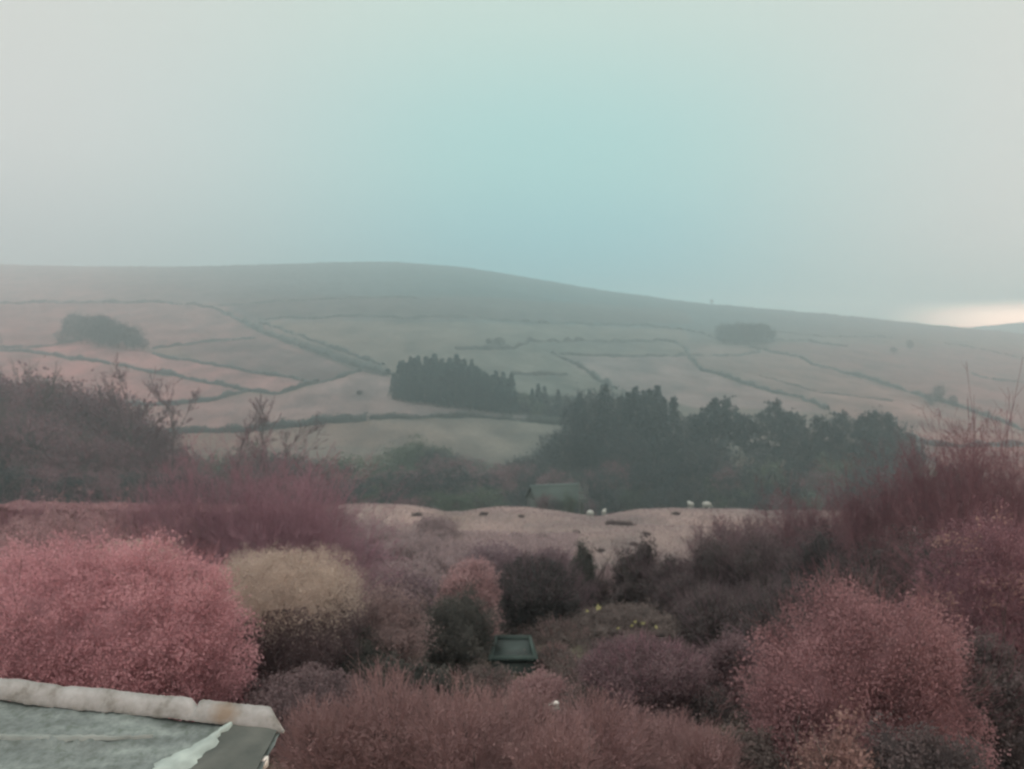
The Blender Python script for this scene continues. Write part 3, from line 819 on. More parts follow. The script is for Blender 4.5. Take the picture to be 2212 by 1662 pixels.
for u, vt, vb in [(1556, 700, 736), (1568, 696, 738), (1580, 698, 740), (1592, 695, 742), (1604, 697, 743), (1616, 694, 743), (1630, 696, 742), (1644, 696, 741), (1657, 702, 740), (1666, 712, 738), (1562, 712, 741), (1586, 712, 744), (1610, 712, 746), (1634, 712, 744)]:
    p = hit(u, vb)
    tree_at('broad', u, vt, p[1], 1.15, 'small hazy tree %s of the round clump high on the right' % ('in the taller back row' if vt < 705 else 'at the front edge'), 'tree', GR)
for u, vt, vb, w, lab in [(1965, 733, 758, 0.9, 'tiny lone tree high on the right hillside'), (2030, 828, 872, 0.8, 'lone round tree astride the long descending wall'), (2060, 852, 880, 1.1, 'low bush just right of the lone round tree'),
                          (1078, 727, 752, 1.6, 'low wide bush on the winding wall in the middle of the hill'), (1056, 730, 746, 1.4, 'small bush left of the wide bush on the hill'), (2012, 848, 876, 1.2, 'low bush just left of the lone round tree'),
                          (776, 842, 854, 1.9, 'low dark bush alone in the pale field left of the plantation'), (-12, 715, 750, 1.2, 'hazy tree cut by the left edge above the long wall'), (1536, 646, 655, 1.0, 'tiny tree on the skyline of the moor'),
                          (1930, 748, 764, 1.6, 'faint low bush left of the tiny lone tree')]:
    p = hit(u, vb)
    tree_at('broad', u, vt, p[1], w, lab, 'tree', 'lone trees and bushes on the far hill')


# ------------------------------------------------------------------ farm buildings glimpsed in the trees
def house(name, u, vridge, veave, y, w, d, rz, wall_c, roof_c, label, cat):
    b = g(u, y)
    zt = at_y(u, vridge, y)[2] - b[2]; ze = at_y(u, veave, y)[2] - b[2]
    root = empty(name, b, rz)
    V, Q = boxes([(0, 0, ze / 2 - 0.3, w, d, ze + 0.6)])
    mesh_np('wall', V, Q, wall_c, root)
    gv = np.array([(x, s * d / 2, ze) for x in (-w / 2, w / 2) for s in (-1, 1)] + [(-w / 2, 0, zt - 0.1), (w / 2, 0, zt - 0.1)])
    mesh_np('gable', gv, np.array([(0, 1, 4), (2, 3, 5)]), wall_c, root)
    ov = 0.35; th = 0.12
    rv = []
    for s in (-1, 1):
        for x in (-w / 2 - ov, w / 2 + ov):
            rv += [(x, s * (d / 2 + ov), ze - 0.12), (x, 0, zt), (x, s * (d / 2 + ov), ze - 0.12 - th), (x, 0, zt - th)]
    q = []
    for o in (0, 8): q += [(o, o + 4, o + 5, o + 1), (o + 2, o + 3, o + 7, o + 6), (o, o + 2, o + 6, o + 4), (o, o + 1, o + 3, o + 2), (o + 4, o + 6, o + 7, o + 5)]
    roof = mesh_np('roof', np.array(rv), np.array(q), roof_c, root)
    return tag(root, label, cat), root, roof, ze, zt


m_white = plain('whitewash', (0.55, 0.56, 0.53), (0.68, 0.68, 0.64), 2)
m_grn = plain('green_sheet_roof', (0.03, 0.048, 0.044), (0.048, 0.07, 0.062), 0.8, stretch=(0.2, 3, 1))
m_slate = plain('slate_roof', (0.08, 0.085, 0.09), (0.13, 0.135, 0.14), 3)
m_dkwood = plain('dark_boards', (0.035, 0.045, 0.04), (0.06, 0.075, 0.068), 3, stretch=(6, 6, 0.5))
m_glass = plain('dark_opening', (0.02, 0.022, 0.025), (0.03, 0.035, 0.04), 2)
m_pale = plain('old_limewash', (0.17, 0.18, 0.165), (0.24, 0.25, 0.23), 2)
_, br, roof, ze, zt = house('barn', 1200, 1048, 1078, 132, 7.0, 6.0, 0.25, m_dkwood, m_grn, 'green roofed barn half hidden behind the dip in the field edge', 'barn')
mesh_np('ridge_cap', *boxes([(0, 0, zt + 0.03, 7.8, 0.45, 0.14)]), plain('pale_ridge', (0.10, 0.15, 0.14), (0.15, 0.20, 0.185), 2), roof)
for x in (-2.0, 1.8):
    mesh_np('doorway', *boxes([(x, -3.0, 1.6, 1.6, 0.12, 3.0)]), m_glass, br)
lean = []
for i in range(5): lean.append((4.2 + i * 0.55, -2.2 - 0.15 * i, 2.2 + 0.2 * math.sin(i * 2), 0.16, 0.16, 4.8 + 0.5 * math.sin(i * 3)))
m_wgrey = plain('weathered_timber', (0.07, 0.078, 0.075), (0.11, 0.12, 0.115), 2)
p0 = g(1262, 128)
fo = empty('post_stack', p0)
for i, bx in enumerate([(0, 0, 2.9 + .3, .16, .16, 6.4), (.5, .1, 2.9, .16, .16, 5.9), (-.6, 0, 3.1, .16, .16, 6.2)]):
    mesh_np('post', *boxes([bx]), m_wgrey, fo)
mesh_np('rail', *boxes([(0, .2, 3.6, 1.6, .1, .3), (0, .2, 4.6, 1.6, .1, .25)]), m_wgrey, fo)
tag(fo, 'pale upright posts and rails standing beside the green roofed barn', 'posts')
_, hr, roof, ze, zt = house('farmhouse', 1597, 936, 948, 284, 5.6, 5.0, 0.1, m_pale, m_slate, 'white farmhouse glimpsed through a gap in the pines of the central wood', 'house')
for x in (-1.6, 1.5):
    for z in (ze - 1.3, ze - 3.9):
        mesh_np('window', *boxes([(x, -2.5, z, 0.9, 0.1, 1.2)]), m_glass, hr)
mesh_np('chimney', *boxes([(1.9, 0, zt + 0.3, 0.7, 0.7, 1.2)]), m_slate, roof)
_, hr, roof, ze, zt = house('cottage', 2016, 990, 996, 205, 1.7, 2.4, 0.5, m_pale, m_slate, 'small pale cottage end at the right foot of the central wood', 'house')
mesh_np('window', *boxes([(0, -1.7, ze - 1.2, 0.8, 0.1, 1.0)]), m_glass, hr)


# ------------------------------------------------------------------ sheep on the edge of the near field
def sheep(u, y, rz, label, s=1.0, down=False):
    r = np.random.default_rng(int(u))
    b = g(u, y)
    root = empty('sheep', b, rz, (s, s, s))
    # body: one smooth surface from tail to muzzle
    xs = np.array([-0.52, -0.48, -0.38, -0.2, 0.0, 0.2, 0.34, 0.43, 0.50, 0.57, 0.66, 0.74, 0.78])
    zc = np.array([0.66, 0.66, 0.64, 0.62, 0.61, 0.62, 0.65, 0.70, 0.76, 0.80, 0.79, 0.74, 0.72])
    if down: zc = np.array([0.66, 0.66, 0.64, 0.62, 0.61, 0.62, 0.62, 0.60, 0.55, 0.45, 0.32, 0.20, 0.15])
    rw = np.array([0.02, 0.14, 0.23, 0.27, 0.28, 0.26, 0.21, 0.15, 0.12, 0.105, 0.085, 0.055, 0.015])
    k = 14
    V = []
    for i, x in enumerate(xs):
        for j in range(k):
            t = 2 * math.pi * j / k
            rr = rw[i] * (1 + (0.05 * r.normal() if i < 8 else 0))
            V.append((x, rr * 0.85 * math.cos(t), zc[i] + rr * math.sin(t)))
    Q = [(i * k + j, i * k + (j + 1) % k, (i + 1) * k + (j + 1) % k, (i + 1) * k + j) for i in range(len(xs) - 1) for j in range(k)]
    G = Geo().add(V, Q, 0.6)
    for (lx, ly) in ((-0.34, 0.12), (-0.34, -0.12), (0.3, 0.11), (0.3, -0.11)):
        kx = lx + (0.05 if lx > 0 else -0.06)
        A = np.array([(lx, ly, 0.55), (kx, ly, 0.28), (lx, ly, 0.06)]); B = np.array([(kx, ly, 0.28), (lx, ly, 0.06), (lx + 0.03, ly, -0.02)])
        v, q = tubes(A, B, np.array([0.075, 0.04, 0.035]), np.array([0.042, 0.032, 0.04]), 8); G.add(v, q, 0.3)
    G.build('body', M['fleece'], root, smooth=True)
    hx, hz = (0.58, 0.84) if not down else (0.58, 0.50)
    for sg in (-1, 1):
        ev = np.array([(hx - .03, sg * .07, hz), (hx, sg * .19, hz - .02), (hx + .03, sg * .08, hz - .04), (hx, sg * .07, hz + .03)])
        mesh_np('ear', ev, np.array([(0, 1, 2, 3)]), M['fleece'], root, tint=np.full(4, .4))
    tag(root, label, 'sheep', 'sheep on the edge of the near field')


M['fleece'] = foliage('fleece', (0.20, 0.22, 0.18), (0.30, 0.33, 0.28), (0.36, 0.39, 0.33))
sheep(1276, 96, 2.2, 'pale sheep lowest in the dip of the field edge, left of its neighbour', 0.95, True)
sheep(1306, 102, 1.2, 'pale sheep standing with raised head in the dip of the field edge', 0.95)
sheep(1494, 103, 1.9, 'pale sheep seen end on at the field edge, left of the broadside one', 1.0)
sheep(1529, 102, 0.15, 'pale sheep standing broadside grazing at the field edge', 1.0, True)


# ------------------------------------------------------------------ shrubs of the garden
def bush(name, u, vtop, y, wpx, hm=None, mat='salmon', label='', cat='shrub', group=None, n=9000, leaf=0.035, p=2.3, amp=0.16, seed=0,
         depth=0.35, dratio=0.9, twig=0, twigmat='brown_twig', core=0.78, tmean=0.5, clus=0.12, asp=0.55, accent=None, rag=0.0, low=None, twl=0.33, tn=0.06):
    """leafy shrub: stems plus leaf clusters through an uneven crown; wpx = width as seen"""
    r = np.random.default_rng(1000 + seed)
    b = g(u, y)
    top = at_y(u, vtop, y)[2]
    h = top - b[2]
    rx = wpx / F * y / 2; ry = rx * dratio
    root = empty(name, b)
    zc = h * 0.45; rz = h * 0.55
    zlow = 0.0 if hm is None else h - hm

    def env(D):
        sup = (np.abs(D[:, 0]) ** p + np.abs(D[:, 1]) ** p + np.abs(D[:, 2]) ** p) ** (-1.0 / p)
        return sup

    r2 = np.random.default_rng(2000 + seed)
    def surf(D):
        rr = np.random.default_rng(2000 + seed)
        R = env(D) * lump(D, rr, 12, amp)
        return D * R[:, None] * np.array([rx, ry, rz]) + np.array([0, 0, zc])
    k = max(40, n // 10)
    D = unit(r.normal(size=(k * 2, 3))); D = D[D[:, 2] > -0.75][:k]; k = len(D)
    f = 1 - depth * r.uniform(0, 1, k) ** 1.7 + rag * np.abs(r.normal(size=k)) * (r.uniform(size=k) < 0.35)
    S = surf(D)
    C = (S - np.array([0, 0, zc])) * f[:, None] + np.array([0, 0, zc])
    bump = vnoise(C[:, 0] * 1.0 + 3, C[:, 2] * 1.0 + C[:, 1] * 0.7, 0.42, seed + 31, 8)
    C = (C - np.array([0, 0, zc])) * (1 + 0.075 * bump)[:, None] + np.array([0, 0, zc])
    C = C[C[:, 2] > 0.02]
    # light and dark clumps
    lumpT = np.clip(tmean + 0.34 * (vnoise(C[:, 0] * 1.0 + seed, C[:, 1] + C[:, 2] * 1.3, 0.9, seed + 5) + vnoise(C[:, 0], C[:, 2], 0.35, seed + 6) * 0.8), 0, 1)
    per = 10
    i = np.repeat(np.arange(len(C)), per)
    off = r.normal(size=(len(i), 3)) * clus * 0.5
    T = np.clip(lumpT[i] + r.normal(0, tn, len(i)), 0, 1)
    G = Geo().add(*leaves(C[i] + off, leaf * r.uniform(0.6, 1.35, len(i)), T, r, asp))
    nleaf = len(G.Q[0])
    # closed inner shell behind the leaf clusters, in a darker tint
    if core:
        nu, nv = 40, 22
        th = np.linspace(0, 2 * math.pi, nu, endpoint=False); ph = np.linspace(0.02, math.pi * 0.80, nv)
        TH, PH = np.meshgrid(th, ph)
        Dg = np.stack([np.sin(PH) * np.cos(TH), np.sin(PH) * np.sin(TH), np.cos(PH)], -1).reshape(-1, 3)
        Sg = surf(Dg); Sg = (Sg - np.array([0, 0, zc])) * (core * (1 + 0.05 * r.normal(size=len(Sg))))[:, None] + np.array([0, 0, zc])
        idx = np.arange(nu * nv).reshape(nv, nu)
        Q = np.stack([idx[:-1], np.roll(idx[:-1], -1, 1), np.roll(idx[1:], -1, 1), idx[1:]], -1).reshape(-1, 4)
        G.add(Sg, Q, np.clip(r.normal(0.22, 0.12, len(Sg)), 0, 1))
    if low:
        # the clipped top carries live foliage, the sides below are bare and brown
        zs = low * h
        Vv = np.vstack(G.V); Qq = np.vstack(G.Q); Tt = np.concatenate(G.T)
        zq = Vv[Qq].mean(1); cut = zs + 0.05 * h * vnoise(zq[:, 0], zq[:, 1], 0.5, seed + 9) + r.normal(0, 0.06 * h, len(Qq))
        up = (zq[:, 2] > cut + 0.0); co = np.arange(len(Qq)) >= nleaf; up[co] = zq[co, 2] > zs + 0.10 * h + 0.06 * h * vnoise(zq[co, 0], zq[co, 1], 0.6, 3); Tt[4 * nleaf:] = 0.55
        mesh_np('foliage', Vv, Qq[up], M[mat], root, Tt)
        mesh_np('bare_base', Vv, Qq[~up], M['brown_twig'], root, Tt * 0.6)
    else:
        G.build('foliage', M[mat], root)
    if accent:
        ka = accent[1]; r3 = np.random.default_rng(seed)
        sel = C[(vnoise(C[:, 0], C[:, 2] * 1.5, 0.7, 55) > 0.55) & (C[:, 1] < 0)]
        ii = r3.integers(0, len(sel), ka)
        Geo().add(*leaves(sel[ii] * 1.04 + r3.normal(0, 0.05, (ka, 3)), 0.028, r3.uniform(0.5, 1, ka), r3)).build('autumn_leaves', M[accent[0]], root)
    # stems
    ns = 7
    P0 = np.stack([r.normal(0, rx * 0.15, ns), r.normal(0, ry * 0.15, ns), np.full(ns, -0.05)], 1)
    D0 = unit(np.stack([r.normal(0, 0.35, ns), r.normal(0, 0.35, ns), np.ones(ns)], 1))
    A, B, ra, rb, lv, tips = grow(P0, D0, np.full(ns, h * 0.9), np.full(ns, 0.022), 3, (6, 4), r, ang=0.5)
    V, Q = tubes(A, B, ra, rb, 4)
    Geo().add(V, Q, 0.3).build('stem', M['bark'], root)
    if twig:
        D = unit(r.normal(size=(twig * 2, 3))); D = D[D[:, 2] > 0.0][:twig]
        S = surf(D); P0 = (S - [0, 0, zc]) * 0.78 + [0, 0, zc]
        A, B, ra, rb, lv, tips = grow(P0, unit(D + [0, 0, 0.5]), np.full(len(D), h * twl) * r.uniform(0.6, 1.4, len(D)), np.full(len(D), 0.006), 2, (5,), r, ang=0.45, segs=3)
        V, Q = tubes(A, B, np.maximum(ra, 0.002), np.maximum(rb, 0.0016), 3)
        Geo().add(V, Q, np.repeat(r.uniform(0.2, 0.9, len(A)), 6)).build('twigs', M[twigmat], root)
    tag(root, label, cat, group)
    return root


def twiggy(name, u, vtop, y, wpx, mat, label, group=None, ns=60, seed=0, kids=(9, 6, 4), r0=0.014, spread=0.55, ratio=0.5, leafn=0, leafmat=None, leaf=0.02, ang=0.4, cat='shrub', dr=0.8, rmin=0.0024, up=0.04, even=0.6):
    """leafless many-stemmed shrub"""
    r = np.random.default_rng(3000 + seed)
    b = g(u, y); h = (at_y(u, vtop, y)[2] - b[2]) * (1.10 if ns > 20 else 1.22)
    rx = wpx / F * y / 2
    root = empty(name, b)
    a = r.uniform(0, 6.28, ns); q = r.uniform(0, 1, ns) ** 0.5
    P0 = np.stack([np.cos(a) * q * rx * 0.62, np.sin(a) * q * rx * 0.62 * dr, np.full(ns, -0.05)], 1)
    D0 = unit(np.stack([np.cos(a) * q * spread, np.sin(a) * q * spread, np.ones(ns)], 1) + r.normal(0, 0.08, (ns, 3)))
    Ln = h * (1 - 0.30 * q ** 2) * r.uniform(even, 1.0, ns)
    A, B, ra, rb, lv, tips = grow(P0, D0, Ln, np.full(ns, r0), len(kids) + 1, kids, r, ratio=ratio, ang=ang, up=up, bend=0.08)
    ok = (B[:, 2] < h * 1.06)
    if ns < 20:
        V, Q = tubes(A[ok], B[ok], np.maximum(ra[ok], rmin), np.maximum(rb[ok], rmin * 0.8), 4)
        Geo().add(V, Q, 0.4).build('stem', M[mat], root)
        tag(root, label, cat, group)
        return root
    m = (lv == 0) & ok
    V, Q = tubes(A[m], B[m], ra[m], rb[m], 4)
    Geo().add(V, Q, 0.3).build('stem', M[mat], root)
    m = (lv > 0) & ok
    V, Q = tubes(A[m], B[m], np.maximum(ra[m], rmin), np.maximum(rb[m], rmin * 0.8), 3)
    T = np.repeat(np.clip(r.normal(0.45, 0.2, m.sum()), 0, 1), 6)
    G = Geo().add(V, Q, T)
    G.build('twigs', M[mat], root)
    if leafn:
        tp = B[m]; i = r.integers(0, len(tp), leafn)
        G = Geo().add(*leaves(tp[i] + r.normal(0, 0.04, (leafn, 3)), leaf * r.uniform(0.6, 1.4, leafn), np.clip(r.normal(0.5, 0.22, leafn), 0, 1), r))
        G.build('foliage', M[leafmat or mat], root)
    tag(root, label, cat, group)
    return root


SH = 'shrubs'
# long clipped hedge behind the left garden
def long_hedge():
    r = np.random.default_rng(77)
    root_loc = g(250, 31)
    n = 60000
    U = r.uniform(-160, 700, n)
    x = (U - 1106) / F * 31
    gz = H(x, np.full(n, 31.0))
    ztop = np.interp(U, [-160, 0, 20, 45, 120, 200, 330, 480, 700, 760], [1098, 1098, 1086, 1092, 1098, 1094, 1098, 1098, 1097, 1110])
    ztop = (760 - ztop) / F * 31 + 0.07 * vnoise(x, x, 1.1, 8)
    t = r.uniform(0, 1, n)
    face = r.uniform(0, 1, n) < 0.62
    z = np.where(face, gz + (ztop - gz) * r.uniform(0.05, 1.0, n), ztop - np.abs(r.normal(0, 0.05, n)))
    yy = np.where(face, 31 - 0.65 + np.abs(r.normal(0, 0.1, n)) - 0.12 * vnoise(x, z, 1.4, 9), 31 + r.uniform(-0.65, 0.65, n))
    C = np.stack([x, yy, z], 1) - root_loc
    T = np.clip(0.5 + 0.2 * vnoise(x, z, 1.2, 10) + 0.16 * vnoise(x, z, 0.4, 12) + r.normal(0, 0.12, n), 0, 1)
    root = empty('clipped_hedge', root_loc)
    G = Geo().add(*leaves(C, 0.05 * r.uniform(0.6, 1.3, n), T, r))
    Uc = np.linspace(-160, 697, 90); xc = (Uc - 1106) / F * 31
    zt = (760 - np.interp(Uc, [-160, 700, 760], [1102, 1102, 1114])) / F * 31
    gz = H(xc, np.full(90, 31.0))
    prof = [(-0.5, 0), (-0.52, 1), (0.5, 1), (0.5, 0)]
    V = np.zeros((90, 4, 3))
    for j, (a, b) in enumerate(prof):
        V[:, j] = np.stack([xc, np.full(90, 31 + a), np.where(b, zt - 0.06, gz - 0.1)], 1) + r.normal(0, 0.03, (90, 3))
    idx = np.arange(360).reshape(90, 4)
    Q = np.stack([idx[:-1, :-1], idx[1:, :-1], idx[1:, 1:], idx[:-1, 1:]], -1).reshape(-1, 4)
    G.add(V.reshape(-1, 3) - root_loc, Q, 0.55)
    G.build('foliage', M['hedge_red'], root)
    tag(root, 'long level rusty hedge across the left, below the left wood', 'hedge')


long_hedge()
bush('round_shrub', 45, 1150, 24, 230, None, 'hedge_red', 'rusty brown shrub at the left edge between the level hedge and the big salmon bush', n=16000, leaf=0.035, seed=1, amp=0.22, depth=0.5)
bush('round_shrub', 300, 1180, 20, 260, None, 'ochre', 'tan topped shrub just behind the top of the big salmon bush', n=11000, leaf=0.035, seed=2, amp=0.2, twig=60, twigmat='purple')
bush('round_shrub', 215, 1192, 13.2, 650, None, 'salmon', 'big salmon pink domed bush filling the lower left above the grey roof', n=170000, leaf=0.020, seed=3, p=2.15, amp=0.11, depth=0.45, dratio=0.6, clus=0.13, twig=300, twigmat='salmon', rag=0.03, twl=0.19)
bush('clipped_conifer', 607, 1204, 15.5, 318, None, 'ochre', 'flat topped conifer with ochre green top and bare brown sides', cat='conifer', n=110000, leaf=0.021, seed=4, p=3.6, amp=0.05, depth=0.25, dratio=0.9, low=0.62, rag=0.04, tmean=0.62, tn=0.17, asp=0.3)
for i, (u, v, w, lab) in enumerate([(120, 1112, 210, 'pinkish brown shrub in front of the level hedge near the left edge'), (245, 1110, 190, 'pinkish brown shrub in front of the middle of the level hedge'), (20, 1104, 150, 'rusty shrub against the level hedge at the very left edge'), (350, 1118, 170, 'pinkish brown shrub against the hedge beside the purple leafless shrubs')]):
    bush('round_shrub', u, v, 26.5, w, None, 'hedge_red' if i % 2 else 'pinkshrub', lab, n=14000, leaf=0.035, seed=170 + i, amp=0.25, depth=0.6, twig=120, twigmat='purple', rag=0.12)
# purple sprays behind
twiggy('bare_shrub', 545, 985, 27, 330, 'purple', 'tall purple leafless shrub fanning out above the ochre topped conifer', 'purple leafless shrubs', ns=110, seed=5, kids=(8, 6, 4), r0=0.016, spread=0.75)
twiggy('bare_shrub', 400, 1040, 27.5, 220, 'purple', 'lower purple leafless shrub left of the tallest one', 'purple leafless shrubs', ns=80, seed=6, kids=(8, 6, 4), r0=0.014, spread=0.5)
twiggy('bare_shrub', 665, 1045, 25, 210, 'purple', 'dusky purple leafless shrub behind the right end of the ochre topped conifer', 'purple leafless shrubs', ns=90, seed=7, kids=(8, 6, 4), r0=0.014, spread=0.7, leafn=5000, leafmat='purple')
# middle garden
bush('drooping_conifer', 820, 1285, 17, 215, None, 'drooping', 'shaggy pinkish conifer right of the ochre topped conifer', cat='conifer', n=26000, leaf=0.03, seed=8, p=1.6, amp=0.25, depth=0.6, dratio=0.9, rag=0.15, asp=0.3, core=0.7)
bush('drooping_conifer', 765, 1390, 15.5, 170, None, 'dkgreen', 'dark green shaggy bush below the pinkish conifer', cat='conifer', n=15000, leaf=0.03, seed=9, p=2, amp=0.25, depth=0.5, asp=0.35, tmean=0.45, rag=0.1)
bush('drooping_conifer', 985, 1285, 18.5, 165, None, 'dkgreen', 'green drooping conifer left of the green lidded box', cat='conifer', n=20000, leaf=0.03, seed=10, p=1.7, amp=0.22, depth=0.55, asp=0.3, tmean=0.55, rag=0.15)
bush('round_shrub', 1010, 1212, 21.5, 140, None, 'pinkshrub', 'pink brown rounded shrub behind the green drooping conifer', n=15000, leaf=0.03, seed=11, p=2.5, amp=0.14)
bush('round_shrub', 1155, 1212, 24, 190, None, 'holly', 'dark domed evergreen with a fuzzy mauve top, above the green lidded box', n=17000, leaf=0.035, seed=12, p=2.4, amp=0.10, twig=220, twigmat='mauve_twig', tmean=0.45)
twiggy('bare_shrub', 1190, 1212, 26, 220, 'mauve_twig', 'mauve leafless shrub behind the dark domed evergreen', ns=50, seed=13, kids=(8, 5, 4), spread=0.6)
# mauve scrub on the bank beyond
GK = 'mauve scrub on the near bank'
for i, (u, v, y, w, mt) in enumerate([(790, 1135, 52, 170, 'scrub'), (900, 1165, 46, 160, 'scrub'), (760, 1185, 40, 150, 'mauve_twig'), (850, 1225, 34, 170, 'scrub'), (950, 1205, 38, 150, 'scrub'), (780, 1262, 27, 130, 'scrub'),
                                      (870, 1262, 26, 140, 'mauve_twig'), (1080, 1195, 36, 130, 'mauve_twig'), (720, 1110, 56, 120, 'scrub'), (1010, 1180, 44, 130, 'scrub'), (940, 1120, 62, 80, 'scrub'), (1190, 1190, 38, 130, 'mauve_twig')]):
    bush('scrub_bush', u, v, y, w, None, mt, ['mauve brown scrub bush high on the bank under the left hump of the field', 'mauve scrub bush right of the highest one on the bank', 'dusky twiggy scrub bush above the ochre topped conifer', 'pale mauve scrub bush above the shaggy pinkish conifer',
         'mauve scrub bush just above the pink brown rounded shrub', 'small scrub bush touching the right side of the purple sprays', 'dusky scrub bush directly behind the shaggy pinkish conifer', 'dusky scrub bush behind the left side of the dark domed evergreen',
         'faint scrub bush at the left foot of the field hump', 'scrub bush in the hollow below the green dip', 'small scrub bush on the right flank of the left field hump', 'dusky scrub bush behind the right side of the dark domed evergreen'][i],
         group=GK, n=9000, leaf=0.06, seed=20 + i, p=2, amp=0.28, depth=0.6, dratio=1.2, core=0.7, clus=0.3, twig=50, twigmat='mauve_twig')
# right of centre
bush('slim_conifer', 1262, 1172, 29, 60, None, 'dkgreen', 'slim upright green conifer at the foot of the pale field', cat='conifer', n=5000, leaf=0.035, seed=40, p=1.7, amp=0.2, tmean=0.5, asp=0.35)
bush('round_shrub', 1385, 1190, 28, 120, None, 'darkshrub', 'dark upright shrub right of the slim green conifer', n=9000, leaf=0.04, seed=41, amp=0.25, twig=120, twigmat='mauve_twig')
bush('round_shrub', 1450, 1215, 27, 120, None, 'darkshrub', 'dark shrub above the yellow blossom', n=9000, leaf=0.04, seed=42, amp=0.25, twig=120, twigmat='mauve_twig')
bush('round_shrub', 1300, 1222, 30, 80, None, 'scrub', 'pale tan shrub between the slim conifer and the dark upright shrub', n=5000, leaf=0.045, seed=43, amp=0.2, core=0.7)
blos = [(1292, 1313, 7), (1269, 1320, 3), (1335, 1358, 3), (1372, 1344, 3), (1364, 1352, 3), (1388, 1346, 4), (1418, 1356, 5)]
fb = bush('flowering_shrub', 1345, 1322, 23, 220, None, 'under', 'low tangled shrub dotted with small yellow blossoms', n=13000, leaf=0.035, seed=44, amp=0.25, tmean=0.6)
Gy = Geo(); ry = np.random.default_rng(4)
for (u, v, s) in blos:
    c = at_y(u, v, 22.0) - np.array(fb.location)
    k = s * 6
    Gy.add(*leaves(c + ry.normal(0, 1, (k, 3)) * s * 0.0048, 0.022, ry.uniform(0.2, 1, k), ry))
Gy.build('blossom', M['yellow'], fb)
bush('round_shrub', 1390, 1397, 14.5, 285, None, 'purpledome', 'plum coloured domed shrub right of the lawn', n=55000, leaf=0.019, seed=45, p=2.2, amp=0.10, depth=0.4, rag=0.03, twl=0.22, twig=260, twigmat='purple')
bush('round_shrub', 1592, 1385, 15, 140, None, 'purpledome', 'taller narrow plum brown shrub right of the plum dome', n=16000, leaf=0.028, seed=46, p=1.9, amp=0.2, depth=0.5, twig=90, twigmat='mauve_twig', rag=0.1)
# dark belt on the right and reddish whips above it
GD = 'dark shrubs of the right hand belt'
for i, (u, v, y, w, lab) in enumerate([(1545, 1185, 25, 170, 'dark shrub at the left end of the right hand belt'), (1660, 1165, 24, 190, 'second dark shrub from the left in the right hand belt'), (1790, 1170, 22, 210, 'broad dark shrub above the rose brown bush'),
                                       (1930, 1175, 20, 220, 'dark brown shrub above the right shoulder of the rose brown bush'), (2080, 1150, 18, 240, 'dark shrub at the right of the belt behind the yellow leaves'), (1560, 1290, 20, 170, 'low blackish shrub above the plum brown shrub'),
                                       (1700, 1285, 18.5, 190, 'low blackish shrub left above the rose brown bush'), (1850, 1270, 17, 170, 'blackish shrub just behind the crown of the rose brown bush'), (1480, 1255, 24, 110, 'small dark shrub right of the yellow blossom')]):
    bush('round_shrub', u, v, y, w, None, 'darkshrub' if i != 2 else 'holly', lab, group=GD, n=26000, leaf=0.026, seed=60 + i, amp=0.22, depth=0.5, twig=130, twigmat='maroon' if u > 1800 else 'mauve_twig', dratio=1.1, tmean=0.5)
GW2 = 'reddish leafless shrubs of the right hand hedge'
for i, (u, v, y, w, lab) in enumerate([(1600, 1130, 30, 190, 'lowest fuzzy reddish shrub at the left end of the leafless hedge'), (1710, 1098, 28, 200, 'fuzzy reddish shrub second from the left in the leafless hedge'), (1820, 1062, 27, 210, 'fuzzy reddish shrub in the middle of the leafless hedge'),
                                       (1920, 1030, 26, 210, 'fuzzy reddish shrub rising toward the tall whips'), (2020, 998, 25, 210, 'maroon leafless shrub under the left whips'), (2120, 968, 24, 220, 'tall maroon leafless shrub under the right whips'), (2215, 950, 23, 220, 'maroon leafless shrub cut by the right edge')]):
    twiggy('bare_shrub', u, v, y, w, 'maroon' if i > 1 else 'mauve_twig', lab, GW2, ns=75, seed=80 + i, kids=(9, 6, 4), r0=0.014, spread=0.45, leafn=6000, leafmat='maroon', leaf=0.022)
for i, (u, v, lab) in enumerate([(2085, 905, 'leftmost cluster of tall thin whips above the leafless hedge'), (2130, 850, 'middle cluster of tall thin whips above the leafless hedge'), (2168, 842, 'tallest thin whips near the right edge')]):
    twiggy('tall_whips', u, v, 22, 46, 'maroon', lab, 'tall whips above the leafless hedge', ns=7, seed=95 + i, kids=(7, 2), r0=0.013, spread=0.12, ratio=0.16, ang=0.35, up=0.03, even=0.8, rmin=0.003, cat='shrub')
bush('leafy_shrub', 2165, 1180, 14.5, 270, None, 'maroon', 'tall reddish shrub with scattered yellow orange leaves at the right edge', accent=('orange', 2500), n=60000, leaf=0.022, seed=110, amp=0.25, depth=0.5, core=0.66, twig=120, twigmat='maroon', tmean=0.28)
bush('leafy_shrub', 2130, 1400, 12, 260, None, 'darkshrub', 'dark maroon shrub low at the right edge', n=22000, leaf=0.03, seed=111, amp=0.22, depth=0.5, twig=100, twigmat='maroon', tmean=0.62)
bush('round_shrub', 1880, 1328, 11.3, 440, None, 'rose', 'big rose brown bush filling the lower right', n=110000, leaf=0.019, seed=112, p=2.0, amp=0.24, depth=0.5, twig=420, twigmat='rose', rag=0.06, twl=0.24, clus=0.13)
bush('round_shrub', 1765, 1440, 11.6, 210, None, 'rose', 'lower left lobe of pinkish leaves leaning against the big rose brown bush', n=34000, leaf=0.019, seed=118, p=2.0, amp=0.22, depth=0.5, twig=200, twigmat='rose', rag=0.1)
bush('leafy_shrub', 1800, 1590, 9.2, 190, None, 'orange', 'low orange leaved shrub at the bottom below the rose brown bush', n=11000, leaf=0.026, seed=113, amp=0.3, depth=0.6)
